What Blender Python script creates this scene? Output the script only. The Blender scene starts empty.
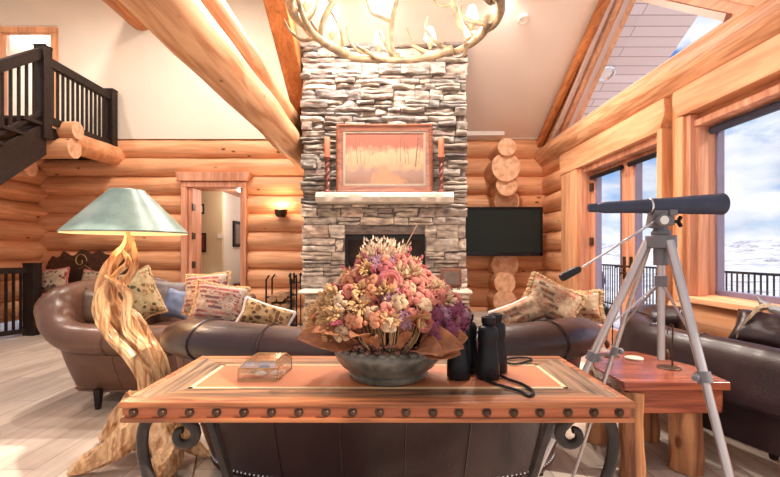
import bpy, bmesh, math, random
from mathutils import Vector, Matrix, noise
R = random.Random(7)
PI = math.pi
sc = bpy.context.scene
COL = sc.collection
V = Vector
H, F = 1.15, 440.0

def at(px, py, Y):
    return V(((px - 388) * Y / F, Y, H - (py - 252) * Y / F))

# ---------------------------------------------------------------- materials
def new_mat(name):
    m = bpy.data.materials.new(name); m.use_nodes = True
    nt = m.node_tree; b = nt.nodes['Principled BSDF']
    return m, nt, b

def plain(name, col, rough=.5, metal=0, coat=0, var=.12, scale=8, bump=0, spec=None):
    m, nt, b = new_mat(name)
    b.inputs['Roughness'].default_value = rough
    b.inputs['Metallic'].default_value = metal
    b.inputs['Coat Weight'].default_value = coat
    if spec is not None: b.inputs['Specular IOR Level'].default_value = spec
    tc = nt.nodes.new('ShaderNodeTexCoord'); n = nt.nodes.new('ShaderNodeTexNoise')
    n.inputs['Scale'].default_value = scale; n.inputs['Detail'].default_value = 5
    nt.links.new(tc.outputs['Object'], n.inputs['Vector'])
    r = nt.nodes.new('ShaderNodeValToRGB')
    c = list(col)
    r.color_ramp.elements[0].position = .3; r.color_ramp.elements[1].position = .7
    r.color_ramp.elements[0].color = [max(0, x * (1 - var)) for x in c] + [1]
    r.color_ramp.elements[1].color = [min(1, x * (1 + var)) for x in c] + [1]
    nt.links.new(n.outputs['Fac'], r.inputs['Fac']); nt.links.new(r.outputs['Color'], b.inputs['Base Color'])
    if bump:
        bp = nt.nodes.new('ShaderNodeBump'); bp.inputs['Strength'].default_value = bump; bp.inputs['Distance'].default_value = .01
        nt.links.new(n.outputs['Fac'], bp.inputs['Height']); nt.links.new(bp.outputs['Normal'], b.inputs['Normal'])
    return m

def ramp(nt, fac, stops):
    r = nt.nodes.new('ShaderNodeValToRGB'); cr = r.color_ramp
    while len(cr.elements) < len(stops): cr.elements.new(.5)
    for e, (p, c) in zip(cr.elements, stops): e.position = p; e.color = list(c) + [1]
    nt.links.new(fac, r.inputs['Fac'])
    return r.outputs['Color']

def mixc(nt, fac, a, b, mode='MIX'):
    m = nt.nodes.new('ShaderNodeMix'); m.data_type = 'RGBA'; m.blend_type = mode
    if isinstance(fac, (int, float)): m.inputs[0].default_value = fac
    else: nt.links.new(fac, m.inputs[0])
    for i, s in ((6, a), (7, b)):
        if isinstance(s, (tuple, list)): m.inputs[i].default_value = list(s) + [1]
        else: nt.links.new(s, m.inputs[i])
    return m.outputs[2]

def wood(name, c1, c2, axis=0, fine=1.0, rough=.5, knots=True, coat=0, dark=(.16, .05, .015), rnd=False, bump=.25):
    """grain stretched along an axis, with knots and mottling"""
    m, nt, b = new_mat(name); L = nt.links
    b.inputs['Roughness'].default_value = rough; b.inputs['Coat Weight'].default_value = coat
    b.inputs['Coat Roughness'].default_value = .25; b.inputs['Specular IOR Level'].default_value = .3
    tc = nt.nodes.new('ShaderNodeTexCoord')
    mp = nt.nodes.new('ShaderNodeMapping'); L.new(tc.outputs['Object'], mp.inputs['Vector'])
    s = [18 * fine] * 3; s[axis] = 1.1 * fine; mp.inputs['Scale'].default_value = s
    n = nt.nodes.new('ShaderNodeTexNoise'); n.inputs['Scale'].default_value = 1; n.inputs['Detail'].default_value = 7; n.inputs['Distortion'].default_value = 1.1
    L.new(mp.outputs['Vector'], n.inputs['Vector'])
    col = ramp(nt, n.outputs['Fac'], [(.34, c2), (.48, [(a + d) / 2 for a, d in zip(c1, c2)]), (.60, c1)])
    n2 = nt.nodes.new('ShaderNodeTexNoise'); n2.inputs['Scale'].default_value = 1.6; n2.inputs['Detail'].default_value = 3
    mp2 = nt.nodes.new('ShaderNodeMapping'); s2 = [2.6] * 3; s2[axis] = .5; mp2.inputs['Scale'].default_value = s2
    L.new(tc.outputs['Object'], mp2.inputs['Vector']); L.new(mp2.outputs['Vector'], n2.inputs['Vector'])
    mot = ramp(nt, n2.outputs['Fac'], [(.3, (.72, .66, .6)), (.7, (1.12, 1.1, 1.08))])
    col = mixc(nt, 1.0, col, mot, 'MULTIPLY')
    if knots:
        v = nt.nodes.new('ShaderNodeTexVoronoi'); v.inputs['Scale'].default_value = 1.0
        mp3 = nt.nodes.new('ShaderNodeMapping'); s3 = [4.5] * 3; s3[axis] = 2.2; mp3.inputs['Scale'].default_value = s3
        L.new(tc.outputs['Object'], mp3.inputs['Vector']); L.new(mp3.outputs['Vector'], v.inputs['Vector'])
        k = ramp(nt, v.outputs['Distance'], [(.05, (1, 1, 1)), (.10, (0, 0, 0))])
        col = mixc(nt, k, col, dark)
    L.new(col, b.inputs['Base Color'])
    bp = nt.nodes.new('ShaderNodeBump'); bp.inputs['Strength'].default_value = bump; bp.inputs['Distance'].default_value = .01
    L.new(n.outputs['Fac'], bp.inputs['Height']); L.new(bp.outputs['Normal'], b.inputs['Normal'])
    return m

M = {}
LC1, LC2 = (.87, .48, .275), (.70, .32, .155)
M['log_x'] = wood('log_x', LC1, LC2, 0)
M['log_y'] = wood('log_y', LC1, LC2, 1)
M['log_z'] = wood('log_z', (.70, .34, .16), (.42, .15, .06), 2)
M['beam'] = wood('beam_log', (.76, .46, .27), (.50, .23, .11), 1, fine=.8, dark=(.3, .12, .05))
M['rafter'] = wood('rafter_wood', (.62, .25, .085), (.42, .14, .045), 1)
M['trim_y'] = wood('trim_y', (.80, .44, .25), (.64, .30, .15), 1, knots=False)
M['trim_z'] = wood('trim_z', (.80, .44, .25), (.64, .30, .15), 2, knots=False)
M['trim_x'] = wood('trim_x', (.80, .44, .25), (.64, .30, .15), 0, knots=False)
M['jamb'] = wood('rosy_jamb', (.74, .38, .25), (.54, .23, .14), 2, knots=False)
M['logend'] = plain('log_end_grain', (.80, .50, .30), .7, var=.18, scale=9, bump=.2)
def endgrain():
    m, nt, b = new_mat('log_end_rings'); b.inputs['Roughness'].default_value = .75
    tc = nt.nodes.new('ShaderNodeTexCoord'); n = nt.nodes.new('ShaderNodeTexNoise'); n.inputs['Scale'].default_value = 14; n.inputs['Detail'].default_value = 6; nt.links.new(tc.outputs['Object'], n.inputs['Vector'])
    nt.links.new(ramp(nt, n.outputs['Fac'], [(.3, (.50, .24, .12)), (.5, (.70, .40, .24)), (.7, (.78, .50, .33))]), b.inputs['Base Color']); return m
M['logend'] = endgrain()
M['cream'] = plain('cream_plaster', (.76, .68, .58), .9, var=.02, scale=2)
M['ceil'] = plain('ceiling_plaster', (.86, .77, .70), .9, var=.02, scale=2)
M['hallw'] = plain('hall_olive_plaster', (.62, .52, .33), .9, var=.03, scale=2)
M['hallw2'] = plain('hall_white_plaster', (.78, .74, .68), .9, var=.02, scale=2)
M['dark'] = plain('espresso_wood', (.022, .013, .011), .5, var=.3, scale=14, spec=.22)
M['iron'] = plain('wrought_iron', (.045, .036, .034), .42, metal=.25, var=.3, scale=20, bump=.2, spec=.3)
M['black'] = plain('black_metal', (.014, .014, .016), .5, var=.2, spec=.25)
M['rubber'] = plain('black_rubber', (.012, .012, .016), .42, var=.2, scale=30, spec=.3)
M['slate'] = plain('slate_blue_rubber', (.040, .048, .085), .45, var=.2, scale=18, spec=.35)
M['alu'] = plain('aluminium', (.56, .52, .54), .34, metal=.85, var=.06)
M['grey'] = plain('grey_plastic', (.16, .15, .17), .4, var=.1)
M['chrome'] = plain('chrome', (.75, .75, .76), .15, metal=1, var=.03)
M['bronze'] = plain('dark_bronze', (.10, .055, .035), .4, metal=.7, var=.3, scale=30)
M['brass'] = plain('aged_brass', (.55, .35, .15), .35, metal=.8, var=.2)
M['slab'] = plain('cream_limestone', (.50, .43, .36), .8, var=.2, scale=14, bump=.7)
M['soot'] = plain('firebox_soot', (.15, .105, .09), .8, var=.3)
M['tv'] = plain('tv_gloss', (.008, .008, .01), .2, var=.1, spec=.3)
M['screen'] = plain('tv_screen', (.02, .026, .024), .3, var=.05, spec=.12)
M['white'] = plain('white_plastic', (.8, .78, .75), .5, var=.03)
M['candle'] = plain('orange_wax', (.50, .14, .07), .5, var=.1, scale=12)
M['twist'] = plain('mahogany_twist', (.16, .04, .028), .3, var=.3, coat=.4, scale=20)
M['snow'] = plain('snow', (.72, .76, .84), .8, var=.06, scale=.5, bump=.2)
M['antler'] = plain('antler', (.36, .26, .155), .45, var=.6, scale=11, bump=.3, coat=.2)
M['frame_w'] = wood('picture_frame', (.27, .10, .055), (.15, .045, .03), 0, fine=2, knots=False, rough=.3, coat=.4)
M['blueframe'] = plain('window_frame_metal', (.20, .17, .26), .4, var=.1)
M['lav'] = plain('lavender_frame', (.58, .42, .36), .5, var=.05)
M['log_big'] = wood('great_log', (.82, .45, .26), (.50, .22, .10), 1, fine=1.3, dark=(.14, .05, .03), bump=.5)
M['firewood'] = wood('firewood', (.45, .28, .16), (.25, .14, .08), 0, fine=3, knots=False)

def leather(name, col, rough=.33):
    m, nt, b = new_mat(name); L = nt.links
    b.inputs['Roughness'].default_value = rough; b.inputs['Coat Weight'].default_value = .15; b.inputs['Coat Roughness'].default_value = .18; b.inputs['Specular IOR Level'].default_value = .35
    tc = nt.nodes.new('ShaderNodeTexCoord')
    n = nt.nodes.new('ShaderNodeTexNoise'); n.inputs['Scale'].default_value = 3.5; n.inputs['Detail'].default_value = 5; n.inputs['Distortion'].default_value = .6
    L.new(tc.outputs['Object'], n.inputs['Vector'])
    c = col
    L.new(ramp(nt, n.outputs['Fac'], [(.3, [x * .75 for x in c]), (.7, [x * 1.3 for x in c])]), b.inputs['Base Color'])
    v = nt.nodes.new('ShaderNodeTexVoronoi'); v.inputs['Scale'].default_value = 160; L.new(tc.outputs['Object'], v.inputs['Vector'])
    ad = nt.nodes.new('ShaderNodeMath'); ad.operation = 'MULTIPLY_ADD'; ad.inputs[1].default_value = .08
    L.new(v.outputs['Distance'], ad.inputs[0]); L.new(n.outputs['Fac'], ad.inputs[2])
    bp = nt.nodes.new('ShaderNodeBump'); bp.inputs['Strength'].default_value = .35; bp.inputs['Distance'].default_value = .02
    L.new(ad.outputs[0], bp.inputs['Height']); L.new(bp.outputs['Normal'], b.inputs['Normal'])
    return m
M['lea_left'] = leather('brown_leather', (.12, .056, .036))
M['lea_mid'] = leather('oxblood_brown_leather', (.034, .015, .014))
M['lea_right'] = leather('plum_black_leather', (.026, .014, .016))
M['lea_pil'] = leather('umber_pillow_leather', (.14, .09, .065))

# floor: pale planks running away from the camera
m, nt, b = new_mat('pale_plank_floor'); L = nt.links; M['floor'] = m
b.inputs['Roughness'].default_value = .38
tc = nt.nodes.new('ShaderNodeTexCoord'); mp = nt.nodes.new('ShaderNodeMapping'); mp.inputs['Rotation'].default_value = (0, 0, PI / 2)
L.new(tc.outputs['Object'], mp.inputs['Vector'])
br = nt.nodes.new('ShaderNodeTexBrick'); br.offset = .37; br.inputs['Scale'].default_value = 1
br.inputs['Brick Width'].default_value = 1.7; br.inputs['Row Height'].default_value = .17; br.inputs['Mortar Size'].default_value = .003
br.inputs['Color1'].default_value = (.70, .61, .52, 1); br.inputs['Color2'].default_value = (.48, .41, .36, 1); br.inputs['Mortar'].default_value = (.3, .24, .2, 1)
L.new(mp.outputs['Vector'], br.inputs['Vector'])
n = nt.nodes.new('ShaderNodeTexNoise'); mp2 = nt.nodes.new('ShaderNodeMapping'); mp2.inputs['Scale'].default_value = (9, .9, 1)
L.new(tc.outputs['Object'], mp2.inputs['Vector']); L.new(mp2.outputs['Vector'], n.inputs['Vector']); n.inputs['Scale'].default_value = 1.5; n.inputs['Detail'].default_value = 6
g = ramp(nt, n.outputs['Fac'], [(.3, (.80, .76, .74)), (.65, (1.1, 1.08, 1.06))])
L.new(mixc(nt, 1, br.outputs['Color'], g, 'MULTIPLY'), b.inputs['Base Color'])

# ledgestone: per-stone colour attribute
m, nt, b = new_mat('ledgestone'); L = nt.links; M['stone'] = m
b.inputs['Roughness'].default_value = .75
a = nt.nodes.new('ShaderNodeVertexColor'); a.layer_name = 'tone'
tc = nt.nodes.new('ShaderNodeTexCoord'); n = nt.nodes.new('ShaderNodeTexNoise'); n.inputs['Scale'].default_value = 9; n.inputs['Detail'].default_value = 9
mp = nt.nodes.new('ShaderNodeMapping'); mp.inputs['Scale'].default_value = (1, 1, 2.4); L.new(tc.outputs['Object'], mp.inputs['Vector']); L.new(mp.outputs['Vector'], n.inputs['Vector'])
g = ramp(nt, n.outputs['Fac'], [(.32, (.45, .42, .42)), (.5, (.95, .92, .9)), (.68, (1.45, 1.4, 1.3))])
L.new(mixc(nt, 1, a.outputs['Color'], g, 'MULTIPLY'), b.inputs['Base Color'])
bp = nt.nodes.new('ShaderNodeBump'); bp.inputs['Strength'].default_value = .9; bp.inputs['Distance'].default_value = .02
L.new(n.outputs['Fac'], bp.inputs['Height']); L.new(bp.outputs['Normal'], b.inputs['Normal'])

def glass_mat(name, tint=(1, 1, 1), alpha=.12, rough=.02):
    m, nt, b = new_mat(name)
    nt.nodes.remove(b); out = nt.nodes['Material Output']
    t = nt.nodes.new('ShaderNodeBsdfTransparent'); t.inputs[0].default_value = list(tint) + [1]
    g = nt.nodes.new('ShaderNodeBsdfGlossy'); g.inputs['Roughness'].default_value = rough
    mx = nt.nodes.new('ShaderNodeMixShader'); mx.inputs[0].default_value = alpha
    nt.links.new(t.outputs[0], mx.inputs[1]); nt.links.new(g.outputs[0], mx.inputs[2]); nt.links.new(mx.outputs[0], out.inputs['Surface'])
    return m
M['pane'] = glass_mat('window_pane', (.97, .98, 1), .04)
M['boxglass'] = glass_mat('box_glass', (.88, .9, .92), .42, .12)

def emit(name, col, s):
    m, nt, b = new_mat(name)
    b.inputs['Base Color'].default_value = list(col) + [1]
    b.inputs['Emission Color'].default_value = list(col) + [1]; b.inputs['Emission Strength'].default_value = s
    return m
M['shade_lit'] = emit('lit_glass_shade', (1, .86, .66), 2.2)

# lamp shade: verdigris outside / cream inside
m, nt, b = new_mat('verdigris_shade'); L = nt.links; M['shade'] = m
b.inputs['Roughness'].default_value = .33
tc = nt.nodes.new('ShaderNodeTexCoord'); n = nt.nodes.new('ShaderNodeTexNoise'); n.inputs['Scale'].default_value = 7; n.inputs['Detail'].default_value = 8
L.new(tc.outputs['Object'], n.inputs['Vector'])
L.new(ramp(nt, n.outputs['Fac'], [(.3, (.15, .23, .20)), (.55, (.26, .36, .32)), (.75, (.40, .48, .42))]), b.inputs['Base Color'])
M['shade_in'] = plain('shade_lining', (.85, .62, .40), .6, var=.03)

# burnt gnarly lamp wood
M['drift'] = wood('driftwood', (.92, .62, .35), (.42, .17, .06), 2, fine=1.5, dark=(.25, .09, .03), bump=.8, coat=.35)
M['top_plank'] = wood('weathered_plank_x', (.46, .22, .11), (.09, .05, .03), 0, fine=1.8, rough=.4, coat=.25, dark=(.12, .06, .04))
M['top_plank_y'] = wood('weathered_plank_y', (.44, .28, .18), (.08, .06, .045), 1, fine=2.2, rough=.4, coat=.25, dark=(.12, .06, .04))
M['top_edge'] = wood('honey_edge', (.60, .22, .09), (.20, .06, .025), 0, fine=2, rough=.4, coat=.2, dark=(.15, .04, .02))
M['apron'] = wood('red_apron', (.60, .19, .09), (.36, .09, .04), 0, fine=1.5, rough=.4, coat=.15)
M['inlay'] = plain('terracotta_leather', (.60, .19, .075), .55, var=.09, scale=9, coat=.08)
M['line'] = plain('pale_inlay_line', (.86, .66, .38), .4, var=.08)
M['etable'] = wood('polished_red_wood', (.38, .105, .055), (.17, .035, .02), 0, fine=1.4, rough=.2, coat=.5)
M['elegs'] = wood('bark_leg', (.62, .30, .14), (.20, .07, .035), 2, fine=1.0, rough=.45, coat=.2)
M['bowl'] = plain('bronze_green_bowl', (.17, .155, .13), .35, metal=.15, var=.6, scale=22, bump=.5, coat=.15)

def textile(name, cols, kind='kilim', scale=10, rough=.9):
    m, nt, b = new_mat(name); L = nt.links
    b.inputs['Roughness'].default_value = rough
    tc = nt.nodes.new('ShaderNodeTexCoord')
    v = nt.nodes.new('ShaderNodeTexVoronoi'); v.distance = 'MANHATTAN' if kind == 'kilim' else 'EUCLIDEAN'; v.inputs['Scale'].default_value = scale
    dn = nt.nodes.new('ShaderNodeTexNoise'); dn.inputs['Scale'].default_value = scale * .5; L.new(tc.outputs['Object'], dn.inputs['Vector'])
    dv = nt.nodes.new('ShaderNodeVectorMath'); dv.operation = 'SCALE'; dv.inputs['Scale'].default_value = .01 if kind == 'kilim' else 1.6 / scale; L.new(dn.outputs['Color'], dv.inputs[0])
    da = nt.nodes.new('ShaderNodeVectorMath'); da.operation = 'ADD'; L.new(tc.outputs['Object'], da.inputs[0]); L.new(dv.outputs[0], da.inputs[1])
    L.new(da.outputs[0], v.inputs['Vector'])
    n = nt.nodes.new('ShaderNodeTexNoise'); n.inputs['Scale'].default_value = scale * 1.2; n.inputs['Detail'].default_value = 4; L.new(tc.outputs['Object'], n.inputs['Vector'])
    cols = [tuple(x * .72 for x in c) for c in cols]; k = len(cols)
    sep = nt.nodes.new('ShaderNodeSeparateColor'); L.new(v.outputs['Color'], sep.inputs[0])
    base = ramp(nt, sep.outputs[0], [(i / k, c) for i, c in enumerate(cols)])
    base.node.color_ramp.interpolation = 'CONSTANT'
    if kind == 'kilim':
        w = nt.nodes.new('ShaderNodeTexWave'); w.bands_direction = 'Z'; w.inputs['Scale'].default_value = scale * .42; w.inputs['Distortion'].default_value = .5
        L.new(tc.outputs['Object'], w.inputs['Vector'])
        fac = ramp(nt, w.outputs['Fac'], [(.55, (0, 0, 0)), (.62, (1, 1, 1))])
        base = mixc(nt, fac, base, cols[1])
        ring = ramp(nt, v.outputs['Distance'], [(.28, (0, 0, 0)), (.34, (1, 1, 1)), (.42, (1, 1, 1)), (.48, (0, 0, 0))])
        base = mixc(nt, ring, base, cols[0])
    else:
        spot = ramp(nt, v.outputs['Distance'], [(.42, (1, 1, 1)), (.50, (0, 0, 0))])
        base = mixc(nt, spot, cols[1], base)
    base = mixc(nt, 1, base, ramp(nt, n.outputs['Fac'], [(.3, (.75, .75, .75)), (.7, (1.15, 1.15, 1.15))]), 'MULTIPLY')
    L.new(base, b.inputs['Base Color'])
    bp = nt.nodes.new('ShaderNodeBump'); bp.inputs['Strength'].default_value = .4; bp.inputs['Distance'].default_value = .005
    L.new(n.outputs['Fac'], bp.inputs['Height']); L.new(bp.outputs['Normal'], b.inputs['Normal'])
    return m
M['kilim_pink'] = textile('pink_kilim', [(.36, .08, .08), (.58, .42, .33), (.20, .10, .12), (.50, .20, .17), (.62, .50, .42)], scale=26)
M['kilim_gold'] = textile('gold_kilim', [(.50, .17, .09), (.60, .38, .24), (.24, .13, .08), (.56, .26, .16), (.66, .52, .34)], scale=22)
M['leopard'] = textile('leopard', [(.20, .08, .03), (.60, .38, .18), (.10, .05, .03), (.32, .14, .05)], kind='spot', scale=34)
M['floral'] = textile('floral_tapestry', [(.34, .07, .06), (.52, .36, .24), (.05, .05, .035), (.42, .26, .14), (.12, .09, .05)], kind='spot', scale=20)
M['floral_g'] = textile('olive_floral', [(.24, .15, .05), (.60, .46, .26), (.10, .09, .04), (.45, .22, .09)], kind='spot', scale=30)
M['trimw'] = plain('white_piping', (.80, .76, .74), .8, var=.05)
M['fringe'] = plain('tan_fringe', (.52, .34, .18), .95, var=.4, scale=60, bump=.8)
M['fringe_r'] = plain('red_fringe', (.45, .10, .10), .95, var=.4, scale=60, bump=.8)
M['grey_sat'] = plain('taupe_satin', (.21, .165, .16), .4, var=.2, scale=5)
M['blue_sat'] = plain('slate_blue_satin', (.17, .21, .33), .4, var=.2, scale=5)
M['throw_b'] = plain('beige_throw', (.52, .36, .24), .9, var=.25, scale=20, bump=.4)
M['throw_g'] = plain('grey_throw', (.22, .21, .21), .85, var=.4, scale=8, bump=.5)

# ---------------------------------------------------------------- mesh tools
class MB:
    def __init__(s): s.bm = bmesh.new(); s.mi = 0
    def _f(s, vs):
        try:
            f = s.bm.faces.new(vs); f.material_index = s.mi; return f
        except ValueError: return None
    def box(s, c, d, rot=None):
        c = V(c); d = V(d) / 2
        mt = rot if rot is not None else Matrix.Identity(3)
        vs = [s.bm.verts.new(c + mt @ V((x * d.x, y * d.y, z * d.z))) for x in (-1, 1) for y in (-1, 1) for z in (-1, 1)]
        for q in ((0, 1, 3, 2), (4, 6, 7, 5), (0, 4, 5, 1), (2, 3, 7, 6), (0, 2, 6, 4), (1, 5, 7, 3)): s._f([vs[i] for i in q])
        return s
    def bbox(s, x0, x1, y0, y1, z0, z1): return s.box(((x0 + x1) / 2, (y0 + y1) / 2, (z0 + z1) / 2), (x1 - x0, y1 - y0, z1 - z0))
    def bar(s, p0, p1, w, h, up=(0, 0, 1)):
        p0, p1 = V(p0), V(p1); d = p1 - p0; z = d.normalized(); u = V(up)
        x = z.cross(u)
        if x.length < 1e-4: x = z.cross(V((1, 0, 0)))
        x.normalize(); y = x.cross(z)
        mt = Matrix((x, y, z)).transposed()
        return s.box((p0 + p1) / 2, (w, h, d.length), mt)
    def tube(s, pts, rad, n=12, cap=True, fn=None, close=False):
        pts = [V(p) for p in pts]
        if not isinstance(rad, (list, tuple)): rad = [rad] * len(pts)
        rings = []; px = None
        for i, p in enumerate(pts):
            if close: t = pts[(i + 1) % len(pts)] - pts[i - 1]
            else: t = pts[min(i + 1, len(pts) - 1)] - pts[max(i - 1, 0)]
            t.normalize()
            if px is None:
                u = V((0, 0, 1)) if abs(t.z) < .9 else V((1, 0, 0))
                px = t.cross(u).normalized()
            px = (px - t * px.dot(t)).normalized(); py = t.cross(px)
            ring = []
            for k in range(n):
                a = 2 * PI * k / n; r = rad[i] * (fn(i, a) if fn else 1)
                ring.append(s.bm.verts.new(p + px * math.cos(a) * r + py * math.sin(a) * r))
            rings.append(ring)
        m = len(rings)
        for i in range(m if close else m - 1):
            A, B = rings[i], rings[(i + 1) % m]
            for k in range(n): s._f([A[k], A[(k + 1) % n], B[(k + 1) % n], B[k]])
        if cap and not close: s._f(rings[0][::-1]); s._f(rings[-1])
        return s
    def cyl(s, p0, p1, r0, r1=None, n=20): return s.tube([p0, p1], [r0, r0 if r1 is None else r1], n)
    def lathe(s, c, prof, n=28, mat=None, cap=True, fn=None):
        c = V(c); mt = mat or Matrix.Identity(3); rings = []
        for r, z in prof:
            rings.append([s.bm.verts.new(c + mt @ V((math.cos(2 * PI * k / n) * r * (fn(k, z) if fn else 1), math.sin(2 * PI * k / n) * r * (fn(k, z) if fn else 1), z))) for k in range(n)])
        for A, B in zip(rings, rings[1:]):
            for k in range(n): s._f([A[k], A[(k + 1) % n], B[(k + 1) % n], B[k]])
        if cap: s._f(rings[0][::-1]); s._f(rings[-1])
        return s
    def ball(s, c, r, sub=1, sq=(1, 1, 1), mat=None):
        mt = (mat or Matrix.Identity(3)).to_4x4()
        res = bmesh.ops.create_icosphere(s.bm, subdivisions=sub, radius=1, matrix=Matrix.Translation(c) @ mt @ Matrix.Diagonal((r * sq[0], r * sq[1], r * sq[2], 1)))
        for v in res['verts']:
            for f in v.link_faces: f.material_index = s.mi
        return s
    def prism(s, poly, off):
        """poly: 3-D outline, extruded by the vector off"""
        off = V(off); A = [s.bm.verts.new(V(p)) for p in poly]; B = [s.bm.verts.new(V(p) + off) for p in poly]
        s._f(A[::-1]); s._f(B); k = len(A)
        for i in range(k): s._f([A[i], A[(i + 1) % k], B[(i + 1) % k], B[i]])
        return s
    def grid(s, fn, nu, nv):
        vs = [[s.bm.verts.new(fn(i / nu, j / nv)) for j in range(nv + 1)] for i in range(nu + 1)]
        for i in range(nu):
            for j in range(nv): s._f([vs[i][j], vs[i + 1][j], vs[i + 1][j + 1], vs[i][j + 1]])
        return s

def cr(pts, per=6, close=False):
    """Catmull-Rom resample; works on tuples of any length"""
    out = []; n = len(pts)
    rng = range(n) if close else range(n - 1)
    for i in rng:
        g = (lambda k: pts[k % n]) if close else (lambda k: pts[max(0, min(n - 1, k))])
        p0, p1, p2, p3 = g(i - 1), g(i), g(i + 1), g(i + 2)
        for j in range(per):
            t = j / per
            out.append(tuple(.5 * ((2 * b_) + (-a_ + c_) * t + (2 * a_ - 5 * b_ + 4 * c_ - d_) * t * t + (-a_ + 3 * b_ - 3 * c_ + d_) * t ** 3) for a_, b_, c_, d_ in zip(p0, p1, p2, p3)))
    if not close: out.append(tuple(pts[-1]))
    return out

def smooth(me, ang=40):
    for p in me.polygons: p.use_smooth = True
    try: me.set_sharp_from_angle(angle=math.radians(ang))
    except Exception: pass

def obj(name, mb, mats, parent=None, origin=None, ang=40, bevel=0, fix=True, solid=0):
    bm = mb.bm if isinstance(mb, MB) else mb
    if fix: bmesh.ops.recalc_face_normals(bm, faces=bm.faces)
    me = bpy.data.meshes.new(name); bm.to_mesh(me); bm.free()
    o = bpy.data.objects.new(name, me); COL.objects.link(o)
    for m in (mats if isinstance(mats, (list, tuple)) else [mats]): me.materials.append(m)
    smooth(me, ang)
    if parent is not None:
        o.parent = parent
        mw = WM[parent.name]; me.transform(mw.inverted()); WM[o.name] = mw
    else:
        if origin is None: origin = (0, 0, 0)
        mw = Matrix.Translation(origin); me.transform(mw.inverted()); o.location = origin; WM[o.name] = mw
    if bevel:
        b = o.modifiers.new('bevel', 'BEVEL'); b.width = bevel; b.segments = 2; b.limit_method = 'ANGLE'; b.angle_limit = math.radians(40)
    if solid:
        sm = o.modifiers.new('thick', 'SOLIDIFY'); sm.thickness = solid
    return o
WM = {}

def tag(o, label=None, cat=None, group=None, kind=None):
    if label: o['label'] = label
    if cat: o['category'] = cat
    if group: o['group'] = group
    if kind: o['kind'] = kind
    return o
def thing(name, label, cat, loc=(0, 0, 0), group=None, kind=None):
    o = bpy.data.objects.new(name, None); COL.objects.link(o); o.location = loc; o.empty_display_size = .1
    WM[o.name] = Matrix.Translation(loc)
    return tag(o, label, cat, group, kind)
def struct(name, mb, mats, parent=None, **k):
    o = obj(name, mb, mats, parent, **k)
    if parent is None: o['kind'] = 'structure'
    return o
def copy_tree(o, parent=None):
    c = o.copy(); COL.objects.link(c)
    if parent is not None: c.parent = parent
    for ch in [x for x in bpy.data.objects if x.parent == o]: copy_tree(ch, c)
    return c

def logs(mb, p0, p1, r, seed=0, seg=.22, n=26, capmi=None, wob=.012):
    p0, p1 = V(p0), V(p1); L_ = (p1 - p0).length; k = max(2, int(L_ / seg))
    pts = [p0.lerp(p1, i / k) for i in range(k + 1)]
    off = [V((0, 0, (noise.noise(V((i * .35, seed * 3.1, 0)))) * wob)) for i in range(k + 1)]
    rad = [r * (1 + .05 * noise.noise(V((i * .45, seed * 1.7, 5)))) for i in range(k + 1)]
    def fn(i, a): return 1 + .035 * noise.noise(V((i * .5, math.cos(a) * 1.3 + seed, math.sin(a) * 1.3)))
    nf = len(mb.bm.faces)
    mb.tube([p + o for p, o in zip(pts, off)], rad, n, True, fn)
    if capmi is not None:
        mb.bm.faces.ensure_lookup_table(); mb.bm.faces[len(mb.bm.faces) - 1].material_index = capmi; mb.bm.faces[len(mb.bm.faces) - 2].material_index = capmi

# ================================================================ SETTING
YB, XR, XL = 6.9, 2.42, -5.4
struct('floor', MB().bbox(-8, 2.75, -1.5, 11.5, -.15, 0), M['floor'])
# back wall logs with the door opening, cream above
PITCH = .293
w = MB()
DX0, DX1, DZ = -3.10, -2.30, 2.16
for i in range(10):
    z = PITCH * (i + .5); y = YB + .14
    segs = [(-5.75, -3.14), (-2.26, 2.7)] if z - .1 < DZ + .1 else [(-5.75, 2.7)]
    if i == 7: segs = [(-5.75, -3.14), (-2.26, 2.7)]
    for a, b_ in segs: logs(w, (a, y, z), (b_, y, z), .159, seed=i * 2 + a)
wall_back = struct('wall_back', w, M['log_x'])
w = MB()
w.bbox(-5.1, 2.75, YB + .02, YB + .28, 2.93, 5.45)
w.bbox(-8, -6.17, YB + .02, YB + .28, 2.75, 5.45); w.bbox(-6.17, -5.1, YB + .02, YB + .28, 4.72, 5.45)
w.bbox(-5.20, -5.1, YB + .02, YB + .28, 2.75, 4.72)
struct('wall_back_upper', w, M['cream'])
# left log wall
w = MB()
for i in range(9):
    z = PITCH * (i + 1.0)
    logs(w, (XL - .14, 3.2, z), (XL - .14, 7.25, z), .159, seed=40 + i, capmi=1)
struct('wall_left', w, [M['log_y'], M['logend']])
struct('wall_left_upper', MB().bbox(-8.1, -7.95, 2, 8, 0, 5.5), M['cream'])
# right wall: logs by the corner, below the sill
w = MB()
for i in range(9):
    z = PITCH * (i + 1.0) - .15
    logs(w, (XR + .14, 6.02, z), (XR + .14, 7.2, z), .159, seed=60 + i)
for i in range(3):
    z = PITCH * (i + .5) - .09
    logs(w, (XR + .14, .4, z), (XR + .14, 3.78, z), .165, seed=80 + i)
struct('wall_right', w, M['log_y'])
# log post between the doors and the big window
w = MB(); logs(w, (XR + .12, 3.70, 0), (XR + .12, 3.70, 2.5), .125, seed=3)
struct('trim_1', w, M['log_z'])
# great log above the headers
w = MB(); logs(w, (XR + .07, .4, 2.605), (XR + .07, 7.15, 2.635), .178, seed=91, wob=.02)
struct('trim_2', w, M['log_big'])
w = MB(); w.bbox(XR - .03, XR + .24, .4, 7.1, 2.755, 2.785)
struct('trim_3', w, M['trim_y'], bevel=.006)
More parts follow.
